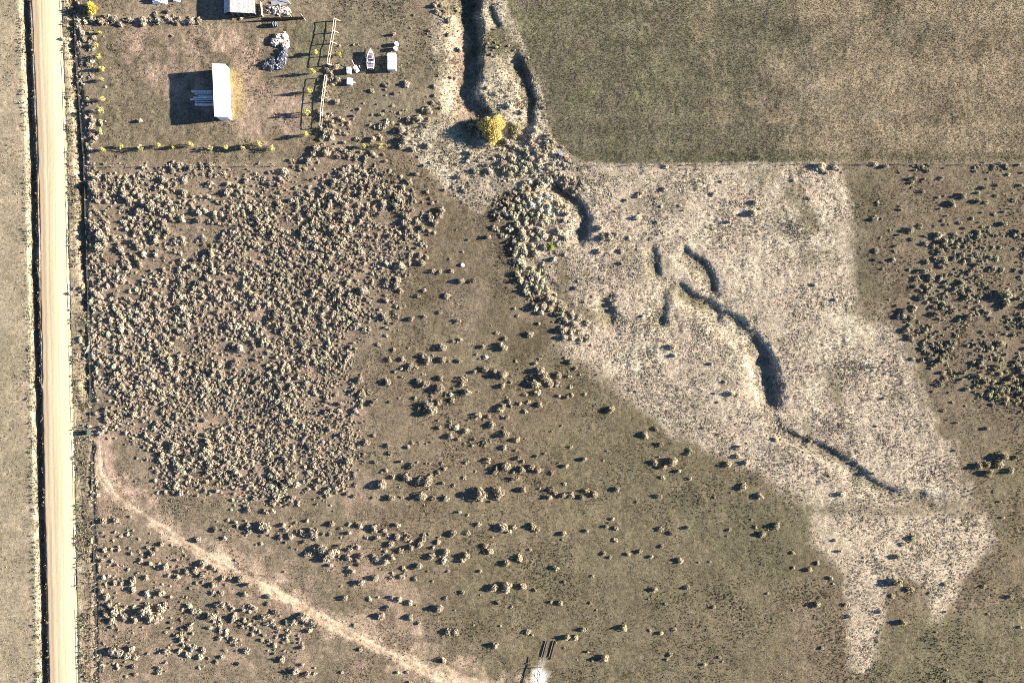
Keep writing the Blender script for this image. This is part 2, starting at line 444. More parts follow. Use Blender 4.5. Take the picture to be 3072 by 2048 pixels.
for pts, cc, a in (
        ([(1360, 120), (1400, 60), (1402, 230), (1395, 300), (1440, 350), (1360, 365), (1350, 260)], (.29, .195, .135), .8),      # bare bank of the upper channel
        ([(1465, 95), (1495, 110), (1500, 150), (1465, 140)], (.12, .13, .04), .8),
        ([(1565, 250), (1590, 260), (1590, 370), (1560, 400)], (.20, .15, .08), .7),
        ([(1500, 590), (1560, 600), (1540, 660), (1480, 640)], (.07, .065, .032), .9),                                            # dark wet flats
        ([(1480, 560), (1560, 550), (1570, 680), (1530, 780), (1480, 720), (1440, 640)], (.085, .07, .04), .65),
        ([(1690, 760), (1720, 800), (1700, 900), (1800, 930), (1850, 980), (1820, 985), (1700, 935), (1660, 880), (1670, 800)], (.10, .085, .045), .8),
        ([(1560, 960), (1660, 970), (1640, 1060), (1540, 1100), (1500, 1010)], (.085, .068, .04), .7),
        ([(2060, 870), (2140, 920), (2110, 930), (2040, 880)], (.16, .14, .055), .75),                                            # olive strip in the loop
        ([(1990, 830), (2070, 890), (2040, 895), (1985, 850)], (.09, .10, .045), .8),
        ([(2350, 545), (2400, 540), (2440, 640), (2470, 700), (2400, 720), (2400, 640), (2350, 590)], (.10, .085, .045), .75),
        ([(2560, 880), (2640, 930), (2640, 980), (2560, 960)], (.13, .1, .055), .7),
        ([(2530, 520), (2620, 510), (2640, 650), (2600, 700), (2650, 800), (2640, 900), (2570, 900), (2560, 760)], (.092, .080, .048), .75),
        ([(1640, 1040), (2000, 1300), (2180, 1390), (2120, 1480), (1900, 1380), (1760, 1240), (1640, 1140)], (.105, .090, .05), .7),
        ([(1740, 1330), (2400, 1500), (2440, 1680), (2300, 2048), (1700, 2048), (1600, 1700)], (.118, .102, .058), .6),
        ([(1300, 600), (1480, 600), (1560, 800), (1520, 1000), (1300, 980), (1240, 800)], (.115, .09, .056), .75),
        ([(1330, 840), (1470, 840), (1470, 930), (1400, 1010), (1330, 930)], (.185, .14, .10), .6),
        ([(2000, 1480), (2440, 1520), (2440, 1700), (2300, 1760), (2100, 1640)], (.100, .090, .050), .6),
        ([(2640, 1880), (3072, 1800), (3072, 2048), (2600, 2048)], (.112, .104, .054), .6),
        ([(1380, 480), (1520, 420), (1530, 560), (1440, 640), (1370, 580)], (.31, .255, .185), .7),                                # pale bank south of the willow
):
    lay(cc, mask(pts, 1.8, 90 + int(pts[0][0]) % 17, 4, 5) * a)
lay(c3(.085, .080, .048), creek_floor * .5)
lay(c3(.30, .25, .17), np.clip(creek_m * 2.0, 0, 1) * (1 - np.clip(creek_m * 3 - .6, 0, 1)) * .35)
# pasture: dark and even near the creek, straw-coloured to the right
pr_ = np.clip((PX - 2230 + mid * 330 + big * 260 + sml * 60) / 420, 0, 1)
lay(c3(.128, .113, .070), MK['pasture'])
lay(c3(.108, .108, .052), MK['pasture'] * np.clip(mid * 1.1 + big * .8, 0, 1) * .6)
lay(c3(.150, .116, .084), MK['pasture'] * np.clip(fbm(X, Y, 5, 95, 3) * 1.2 - .25, 0, 1) * .7)
lay(c3(.205, .158, .098), MK['pasture'] * pr_)
lay(c3(.105, .105, .048), MK['pasture'] * pr_ * np.clip(fbm(X, Y, 12, 96, 4) * 1.8 - .75, 0, 1) * .8)
strk = fbm(X * .12, Y, 2.6, 98, 3) * .6 + fbm(X * .5, Y * .06, 3, 99, 3) * .5
col *= (1 + .22 * np.clip(strk, -1, 1) * MK['pasture'])[..., None]
lay(c3(.185, .160, .112), MK['pasture'] * np.clip(fbm(X * .45, Y, 7, 100, 4) * 1.5 - .75, 0, 1) * .7)
edge_s = np.clip(1 - np.abs(PY - 470) / 22, 0, 1) * (PY < 500)
lay(c3(.075, .075, .036), MK['pasture'] * edge_s * .6)
# ploughed land left of the road and verges
lay(c3(.245, .200, .130), MK['field_w'])
lay(c3(.200, .170, .105), MK['field_w'] * np.clip(big + .2, 0, 1) * .7)
dw, sgw, rw = polydist(X, Y, wp(DITCH_W))
lay(c3(.28, .20, .14), MK['field_w'] * np.clip(1 - np.abs(dw - 3.4) / 1.6, 0, 1) * np.clip(.55 + mid, 0, 1) * .8)
lay(c3(.29, .25, .17), (sgw < 0) * np.clip(1 - np.abs(dw - 1.6) / 1.0, 0, 1) * .9)
lay(c3(.120, .110, .070), MK['ditch'] * .8)
lay(c3(.40, .29, .21), (sgw > 0) * np.clip((dw - 1.15) / .5, 0, 1) * (u_road < 0.05) * (dw < 3))
vg = (u_road > .97) * np.clip((34 - (PX - rr)) / 10, 0, 1)
lay(c3(.29, .24, .145), vg * np.clip(.8 + sml * .5, 0, 1))
lay(c3(.30, .20, .13), vg * np.clip((PX - rr - 12) / 10, 0, 1) * np.clip(mid * 1.3, 0, 1))
lay(c3(.34, .240, .165), trk_w * np.clip(.55 + 1.0 * fbm(X, Y, 3, 97, 4), 0, 1) * .9)
lay(c3(.49, .355, .225), trk * (1 - rut * .25))
entr = mask([(275, 1290), (345, 1310), (350, 1400), (400, 1460), (480, 1500), (470, 1520), (400, 1515), (330, 1480), (285, 1400)], 1.6, 41, 4, 5)
lay(c3(.38, .255, .185), entr * np.clip(.7 + sml * .7, 0, 1) * .85)
# old wheel marks in the yard
for x0, x1 in ((621, 645), (634, 653), (657, 668), (664, 674)):
    d2, _, _ = polydist(X, Y, wp([(x0, 75), ((x0 + x1) / 2 - 1, 110), (x1, 155)]))
    lay(c3(.36, .27, .17), np.clip((.22 - d2) / .2, 0, 1) * .9); Z -= .04 * np.clip((.3 - d2) / .3, 0, 1)
straw = mask([(686, 200), (725, 215), (735, 330), (700, 365)], .8, 43, 4, 3)
lay(c3(.24, .18, .06), straw * .75)
lay(c3(.60, .56, .48), np.clip(1.15 - hd + sml * .35, 0, 1))
gr = col.mean(-1, keepdims=True)
col = col + (gr * np.array([1.06, 1.0, .90], np.float32) - col) * .28
col *= 1.06 * (1 + .16 * sml[..., None] + .10 * mid[..., None])
col = np.clip(col, .015, .8)
relief = np.clip(.55 + .35 * MK['meadow'] + .3 * MK['creekveg'] + .25 * MK['yard'] - .25 * MK['pasture'] - .2 * MK['field_w'] - .35 * trk, .1, 1)


def sample(A, x, y):
    fx = np.clip((np.asarray(x) + 140) / STEP, 0, len(core_x) - 1.001) + len(ext); fy = np.clip((np.asarray(y) + 96) / STEP, 0, len(core_y) - 1.001) + len(ext)
    i = np.floor(fx).astype(int); j = np.floor(fy).astype(int); f = fx - i; g = fy - j
    if A.ndim == 3: f = f[..., None]; g = g[..., None]
    return (A[i, j] * (1 - f) + A[i + 1, j] * f) * (1 - g) + (A[i, j + 1] * (1 - f) + A[i + 1, j + 1] * f) * g


def zat(x, y): return float(sample(Z, np.array([x]), np.array([y]))[0])


def grid_object(name, facesel, label, cat):
    ii, jj = np.nonzero(facesel)
    a = ii * NY + jj
    q = np.stack([a, a + NY, a + NY + 1, a + 1], 1)
    used, inv = np.unique(q.ravel(), return_inverse=True)
    me = bpy.data.meshes.new(name)
    me.vertices.add(len(used)); me.loops.add(q.size); me.polygons.add(len(q))
    co = np.stack([X.ravel()[used], Y.ravel()[used], Z.ravel()[used]], 1).astype(np.float32)
    me.vertices.foreach_set('co', co.ravel())
    me.loops.foreach_set('vertex_index', inv.astype(np.int32))
    me.polygons.foreach_set('loop_start', np.arange(0, q.size, 4, dtype=np.int32))
    me.polygons.foreach_set('use_smooth', np.ones(len(q), bool))
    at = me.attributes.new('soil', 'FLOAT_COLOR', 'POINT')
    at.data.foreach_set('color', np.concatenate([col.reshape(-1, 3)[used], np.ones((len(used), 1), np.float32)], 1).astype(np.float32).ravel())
    at = me.attributes.new('relief', 'FLOAT', 'POINT'); at.data.foreach_set('value', relief.ravel()[used].astype(np.float32))
    me.update(calc_edges=True); me.validate()
    me.materials.append(M_GROUND)
    o = bpy.data.objects.new(name, me); COL.objects.link(o)
    tag(o, label, cat, None, 'structure')
    return o


def fc(A): return (A[:-1, :-1] + A[1:, :-1] + A[:-1, 1:] + A[1:, 1:]) / 4


f_p = fc(MK['pasture']) > .5; f_w = (fc(MK['field_w']) > .5) & ~f_p; f_t = (fc(np.maximum(trk, 0)) > .5)
f_c = (fc(creek_m) > .3) & ~f_p
f_m = ((fc(MK['meadow']) > .5) | (fc(MK['patch']) > .5)) & ~f_p & ~f_c
rest = ~(f_p | f_w | f_t | f_c | f_m)
f_t &= ~(f_p | f_w | f_c | f_m)
grid_object('ground', rest, 'brown and olive rangeland that surrounds everything, scattered with sagebrush', 'ground')
grid_object('pasture', f_p, 'even dark olive pasture with a rounded corner at the upper right', 'field')
grid_object('crop_field', f_w, 'plain beige field left of the roadside ditch', 'field')
grid_object('dirt_track', f_t, 'pale two-rut dirt track running diagonally across the lower left', 'track')
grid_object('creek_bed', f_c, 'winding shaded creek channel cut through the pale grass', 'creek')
grid_object('dry_meadow', f_m, 'pale straw-coloured meadow right of the creek', 'meadow')


# ------------------------------------------------------------------ gravel road
def road():
    ys = np.arange(-110, 110.01, 0.5)
    us = list(np.linspace(0.03, .93, 27)); us = [-.03, 0.0] + us + [.945, .955, .965, .975, .985, 1.0, 1.07]; nu = len(us) - 1
    vs = []; uvs = []
    for y in ys:
        py = 1024 - y * S
        l = np.interp(py, [p[1] for p in ROAD_L], [p[0] for p in ROAD_L]); r = np.interp(py, [p[1] for p in ROAD_R], [p[0] for p in ROAD_R])
        xl = (l - 1536) / S + .12 * float(fbm(np.array([0.]), np.array([y]), 3, 5, 3)[0]); xr = (r - 1536) / S + .10 * float(fbm(np.array([50.]), np.array([y]), 4, 6, 3)[0])
        berm = .06 + .04 * float(vn(np.array([9.]), np.array([y]), 2.5, 8)[0])
        for k, u in enumerate(us):
            x = xl + (xr - xl) * u
            z = 0.02 + 0.12 * (1 - (2 * u - 1) ** 2)
            if k == 0: z = -0.22
            if k == nu: z = -0.10
            for ru, rdp in ((.12, .02), (.30, .025), (.55, .012), (.78, .012)):
                z -= rdp * math.exp(-((u - ru) / .035) ** 2)
            z += 0.008 * float(_tab[int(y * 2) % 512, k])
            z += berm * math.exp(-((u - .965) / .012) ** 2)          # windrow left by the grader
            vs.append((x, y, z)); uvs.append((u, y))
    n = nu + 1
    fs = [(a * n + k, a * n + k + 1, (a + 1) * n + k + 1, (a + 1) * n + k) for a in range(len(ys) - 1) for k in range(nu)]
    me = bpy.data.meshes.new('gravel_road'); me.from_pydata(vs, [], fs); me.update()
    at = me.attributes.new('across', 'FLOAT', 'POINT'); at.data.foreach_set('value', [u for u, _ in uvs])
    me.polygons.foreach_set('use_smooth', [True] * len(fs))
    m, nt, bs = new_mat('road_gravel')
    a = nt.nodes.new('ShaderNodeAttribute'); a.attribute_name = 'across'
    sep = noise(nt, 1.0, 3)
    mp = nt.nodes.new('ShaderNodeMapping'); mp.inputs['Scale'].default_value = (2.6, .035, 1)
    nt.links.new(sep.inputs['Vector'].links[0].from_socket, mp.inputs['Vector']); nt.links.new(mp.outputs[0], sep.inputs['Vector'])
    rp = nt.nodes.new('ShaderNodeValToRGB'); e = rp.color_ramp.elements
    e[0].position = 0; e[0].color = (.42, .31, .20, 1); e[1].position = 1; e[1].color = (.40, .33, .20, 1)
    for p, c in ((.06, (.44, .32, .20)), (.15, (.46, .36, .235)), (.3, (.50, .405, .27)), (.45, (.50, .41, .265)), (.7, (.55, .475, .315)), (.955, (.54, .465, .305))):
        q = e.new(p); q.color = (*c, 1)
    nt.links.new(a.outputs['Fac'], rp.inputs[0])
    r2 = ramp(nt, sep.outputs[0], .3, .7, (.84, .82, .79), (1.12, 1.12, 1.12))
    r3 = ramp(nt, noise(nt, 2.5, 5, .7).outputs[0], .3, .7, (.9, .9, .9), (1.08, 1.08, 1.08))
    x1 = nt.nodes.new('ShaderNodeMixRGB'); x1.blend_type = 'MULTIPLY'; x1.inputs[0].default_value = 1
    x2 = nt.nodes.new('ShaderNodeMixRGB'); x2.blend_type = 'MULTIPLY'; x2.inputs[0].default_value = 1
    nt.links.new(rp.outputs[0], x1.inputs[1]); nt.links.new(r2.outputs[0], x1.inputs[2])
    nt.links.new(x1.outputs[0], x2.inputs[1]); nt.links.new(r3.outputs[0], x2.inputs[2])
    nt.links.new(x2.outputs[0], bs.inputs['Base Color']); bs.inputs['Roughness'].default_value = 1; bs.inputs['Specular IOR Level'].default_value = 0
    bp = nt.nodes.new('ShaderNodeBump'); bp.inputs['Strength'].default_value = .25; bp.inputs['Distance'].default_value = .04
    nt.links.new(noise(nt, 6, 4).outputs[0], bp.inputs['Height']); nt.links.new(bp.outputs[0], bs.inputs['Normal'])
    me.materials.append(m)
    o = bpy.data.objects.new('gravel_road', me); COL.objects.link(o)
    tag(o, 'pale graded gravel road running top to bottom along the left side', 'road', None, 'structure')


road()


# ------------------------------------------------------------------ plants: shapes
def bush_mesh(name, seed, lobes=9, per=20, leaf=.17, flat=.62, mat=None):
    g = random.Random(seed); v = []; f = []
    cs = []
    for k in range(lobes):
        a = 2 * math.pi * (k + g.random() * .7) / lobes * (1 if k < lobes * .7 else 2.3)
        rr_ = (.35 + .35 * g.random()) if k < lobes * .7 else .28 * g.random()
        hz = flat * (g.uniform(.45, .8) if k < lobes * .7 else g.uniform(.9, 1.15))
        cs.append((rr_ * math.cos(a), rr_ * math.sin(a), hz, g.uniform(.26, .42)))
    for cx, cy, cz, cr in cs:
        for q in range(per):
            n = Vector((g.gauss(0, 1), g.gauss(0, 1), g.gauss(.35, .9))).normalized()
            p = Vector((cx, cy, cz)) + n * cr * g.uniform(.65, 1.08)
            if p.z < .02: p.z = .02 + g.random() * .1
            nn = (n * .4 + Vector((g.gauss(0, .8), g.gauss(0, .8), g.gauss(.12, .35)))).normalized()
            u = nn.orthogonal().normalized(); w = nn.cross(u)
            t = g.uniform(0, 6.28); u, w = u * math.cos(t) + w * math.sin(t), w * math.cos(t) - u * math.sin(t)
            s1 = leaf * g.uniform(.7, 1.35); s2 = leaf * g.uniform(.5, 1.0)
            b = len(v)
            v += [p - u * s1, p + w * s2 * .8 - u * .1 * s1, p + u * s1, p - w * s2]
            f.append((b, b + 1, b + 2, b + 3))
        # short woody stem to the ground
        b = len(v); v += [(0, 0, 0), (.05, .02, 0), (cx + .03, cy, cz), (cx - .03, cy + .03, cz)]; f.append((b, b + 1, b + 2, b + 3))
    me = bpy.data.meshes.new(name); me.from_pydata([tuple(p) for p in v], [], f); me.update()
    me.materials.append(mat); return me


def tuft_mesh(name, seed, n=9, lean=(.35, .95), mat=None, w=.26):
    g = random.Random(seed); v = []; f = []
    for k in range(n):
        a = 2 * math.pi * (k + g.random()) / n
        l = g.uniform(*lean); d = Vector((math.cos(a), math.sin(a), 0)); sd = Vector((-d.y, d.x, 0))
        r0 = g.uniform(0, .35); h = g.uniform(.55, 1.0)
        p0 = d * r0; p1 = d * (r0 + l * .8) + Vector((0, 0, h))
        ww = w * g.uniform(.7, 1.3); b = len(v)
        v += [p0 - sd * ww, p0 + sd * ww, p1 + sd * ww * .45, p1 - sd * ww * .45]; f.append((b, b + 1, b + 2, b + 3))
    me = bpy.data.meshes.new(name); me.from_pydata([tuple(p) for p in v], [], f); me.update()
    me.materials.append(mat); return me


def scatter(name, label, cat, x, y, z, rot, scl, idx, tint, protos):
    """ONE object whose points carry copies of a few small plant shapes"""
    n = len(x)
    me = bpy.data.meshes.new(name); me.vertices.add(n)
    me.vertices.foreach_set('co', np.stack([x, y, z], 1).astype(np.float32).ravel())
    for nm, ty, key, arr in (('rot', 'FLOAT_VECTOR', 'vector', rot), ('scl', 'FLOAT_VECTOR', 'vector', scl), ('idx', 'INT', 'value', idx)):
        me.attributes.new(nm, ty, 'POINT').data.foreach_set(key, np.ascontiguousarray(arr, dtype=np.int32 if ty == 'INT' else np.float32).ravel())
    me.attributes.new('tint', 'FLOAT_COLOR', 'POINT').data.foreach_set('color', np.concatenate([tint, np.ones((n, 1))], 1).astype(np.float32).ravel())
    me.update()
    o = bpy.data.objects.new(name, me); COL.objects.link(o); tag(o, label, cat, None, 'stuff')
    ng = bpy.data.node_groups.new(name, 'GeometryNodeTree')
    ng.interface.new_socket('Geometry', in_out='INPUT', socket_type='NodeSocketGeometry'); ng.interface.new_socket('Geometry', in_out='OUTPUT', socket_type='NodeSocketGeometry')
    N = ng.nodes; L = ng.links
    gi = N.new('NodeGroupInput'); go = N.new('NodeGroupOutput'); jn = N.new('GeometryNodeJoinGeometry'); ip = N.new('GeometryNodeInstanceOnPoints')
    for k, me_p in enumerate(protos):
        po = bpy.data.objects.new(name + '_shape', me_p)
        oi = N.new('GeometryNodeObjectInfo'); oi.inputs['Object'].default_value = po; oi.inputs['As Instance'].default_value = True
        L.new(oi.outputs['Geometry'], jn.inputs[0])
    def attr(nm, ty):
        a = N.new('GeometryNodeInputNamedAttribute'); a.data_type = ty; a.inputs['Name'].default_value = nm
        return [s for s in a.outputs if s.enabled and s.name == 'Attribute'][0]
    e = N.new('FunctionNodeEulerToRotation')
    L.new(attr('rot', 'FLOAT_VECTOR'), e.inputs[0])
    L.new(gi.outputs[0], ip.inputs['Points']); L.new(jn.outputs[0], ip.inputs['Instance']); ip.inputs['Pick Instance'].default_value = True
    L.new(attr('idx', 'INT'), ip.inputs['Instance Index']); L.new(e.outputs[0], ip.inputs['Rotation']); L.new(attr('scl', 'FLOAT_VECTOR'), ip.inputs['Scale'])
    L.new(ip.outputs[0], go.inputs[0])
    md = o.modifiers.new('scatter', 'NODES'); md.node_group = ng
    return o


def rand_points(n, x0=-139, x1=139, y0=-94.5, y1=94.5):
    return rng.uniform(x0, x1, n), rng.uniform(y0, y1, n)


def keep_off(x, y):
    px = x * S + 1536; py = 1024 - y * S
    ok = np.ones(len(x), bool)
    for a, b, c, d in ((654, 200, 700, 366), (575, 262, 660, 322), (676, -30, 775, 52), (1100, 148, 1127, 212), (1163, 160, 1191, 214), (1040, 200, 1060, 260), (1058, 180, 1083, 218)):
        ok &= ~((px > a) & (px < b) & (py > c * 0 + b * 0 + b if False else py > a * 0 + 0) & (px > a) & (px < c) & (py > b) & (py < d)) if False else ~((px > a) & (px < c) & (py > b) & (py < d))
    return ok


TUFTS = [tuft_mesh('tuft_shape', 100 + k, 8 + k % 3, mat=M_TUFT) for k in range(5)]
# dry, pale bunch grass of the meadow, the creek banks and the ditches
x, y = rand_points(520000)
d = np.maximum.reduce([sample(MK['meadow'], x, y), sample(MK['patch'], x, y) * .9, sample(MK['creekveg'], x, y) * .8])
clump = fbm(x, y, 3.5, 140, 3)
keep = (rng.random(len(x)) < d * np.clip(.72 + .45 * clump, .2, 1)) & (sample(MK['pasture'], x, y) < .35) & (rng.random(len(x)) < np.clip(sample(col, x, y).mean(-1) * 3.6, .35, 1))
x = x[keep]; y = y[keep]; n = len(x); z = sample(Z, x, y) - .02
v = np.clip(rng.normal(1.12, .27, n), .4, 1.8)
near = np.clip(sample(creek_m, x, y) * 1.5 + sample(MK['creekveg'], x, y) * .6, 0, 1)
tint = (sample(col, x, y) * .65 + np.array([.42, .36, .26]) * .35 + near[:, None] * np.array([.05, .05, .035])) * v[:, None] * np.array([1, 1, 1]) * (1 + rng.normal(0, .05, (n, 3))) * np.clip(.93 + .3 * fbm(x, y, 8, 141, 3), .5, 1.3)[:, None]
s = rng.uniform(.14, .30, n) * np.clip(1 + .35 * fbm(x, y, 6, 142, 2), .6, 1.5)
scatter('dry_grass', 'pale dry bunch grass over the meadow and the creek banks', 'grass', x, y, z,
        np.stack([rng.normal(0, .12, n), rng.normal(0, .12, n), rng.uniform(0, 6.28, n)], 1), np.stack([s, s, s * rng.uniform(.25, .6, n) * (1 + .9 * near)], 1), rng.integers(0, 5, n), np.clip(tint, .02, .75), TUFTS)
print('dry_grass', n)
# short turf over the range and the yard
x, y = rand_points(380000)
open_ = 1 - np.maximum.reduce([sample(MK['meadow'], x, y), sample(MK['patch'], x, y), sample(MK['pasture'], x, y), sample(MK['road'], x, y), sample(trk, x, y)])
dens = np.clip(.55 + .55 * fbm(x, y, 5, 150, 4), .05, 1) * (1 - .55 * sample(MK['field_w'], x, y))
keep = (rng.random(len(x)) < open_ * dens) & keep_off(x, y) & ((sample(hd, x, y) > 1.1))
x = x[keep]; y = y[keep]; n = len(x); z = sample(Z, x, y) - .02
tint = sample(col, x, y) * np.clip(rng.normal(1.45, .42, n), .5, 2.7)[:, None] * (np.array([.98, 1.0, .95]) + rng.normal(0, .05, (n, 3)))
s = rng.uniform(.10, .23, n) * np.clip(1 + .4 * fbm(x, y, 7, 152, 2), .6, 1.6)
scatter('short_grass', 'short olive turf and low weeds over the open range', 'grass', x, y, z,
        np.stack([rng.normal(0, .15, n), rng.normal(0, .15, n), rng.uniform(0, 6.28, n)], 1), np.stack([s, s, s * rng.uniform(.35, .75, n)], 1), rng.integers(0, 5, n), np.clip(tint, .015, .5), TUFTS)
print('short_grass', n)
# pasture sward
x, y = rand_points(200000, -5, 139, 40, 94.5)
keep = (rng.random(len(x)) < sample(MK['pasture'], x, y) * np.clip(.75 + .3 * fbm(x, y, 4, 160, 3), .2, 1))
x = x[keep]; y = y[keep]; n = len(x); z = sample(Z, x, y) - .02
tint = sample(col, x, y) * np.clip(rng.normal(1.25, .3, n), .4, 2.0)[:, None] * (np.array([1, 1.03, .97]) + rng.normal(0, .05, (n, 3)))
s = rng.uniform(.08, .16, n)
scatter('pasture_grass', 'short dense sward of the dark pasture', 'grass', x, y, z,
        np.stack([rng.normal(0, .15, n), rng.normal(0, .15, n), rng.uniform(0, 6.28, n)], 1), np.stack([s, s, s * rng.uniform(.45, .8, n)], 1), rng.integers(0, 5, n), np.clip(tint, .015, .5), TUFTS)
print('pasture_grass', n)
# weeds in the ditches and along the verges
x, y = rand_points(60000, -130, -101)
px_ = x * S + 1536; py_ = 1024 - y * S
e1 = np.interp(py_, [p[1] for p in DITCH_E1 + DITCH_E2], [p[0] for p in DITCH_E1 + DITCH_E2])
rr1 = np.interp(py_, [p[1] for p in ROAD_R], [p[0] for p in ROAD_R])
w1 = np.interp(py_, [p[1] for p in DITCH_W], [p[0] for p in DITCH_W])
p_ = .35 * np.exp(-((px_ - w1 + 14) / 9) ** 2) * np.clip(.5 + fbm(x, y, 6, 170, 3) * 1.2, 0, 1) + .7 * np.exp(-((px_ - w1 + 2) / 13) ** 2) * np.clip(.55 + fbm(x, y, 3, 172, 3) * 1.3, .12, 1) + .18 * np.exp(-((px_ - e1) / 16) ** 2) + .5 * ((px_ > rr1 + 3) & (px_ < e1 - 4)) * np.clip(.4 + fbm(x, y, 4, 171, 3), 0, 1)
keep = rng.random(len(x)) < p_
x = x[keep]; y = y[keep]; n = len(x); z = sample(Z, x, y) - .02
tint = np.array([.30, .265, .185]) * np.clip(rng.normal(1, .3, n), .4, 1.7)[:, None] * (1 + rng.normal(0, .05, (n, 3)))
s = rng.uniform(.14, .36, n)
scatter('roadside_weeds', 'dry pale weeds in the ditches and along the road verges', 'weeds', x, y, z,
        np.stack([rng.normal(0, .15, n), rng.normal(0, .15, n), rng.uniform(0, 6.28, n)], 1), np.stack([s, s, s * rng.uniform(.8, 1.6, n)], 1), rng.integers(0, 5, n), np.clip(tint, .02, .7), TUFTS)
print('weeds', n)

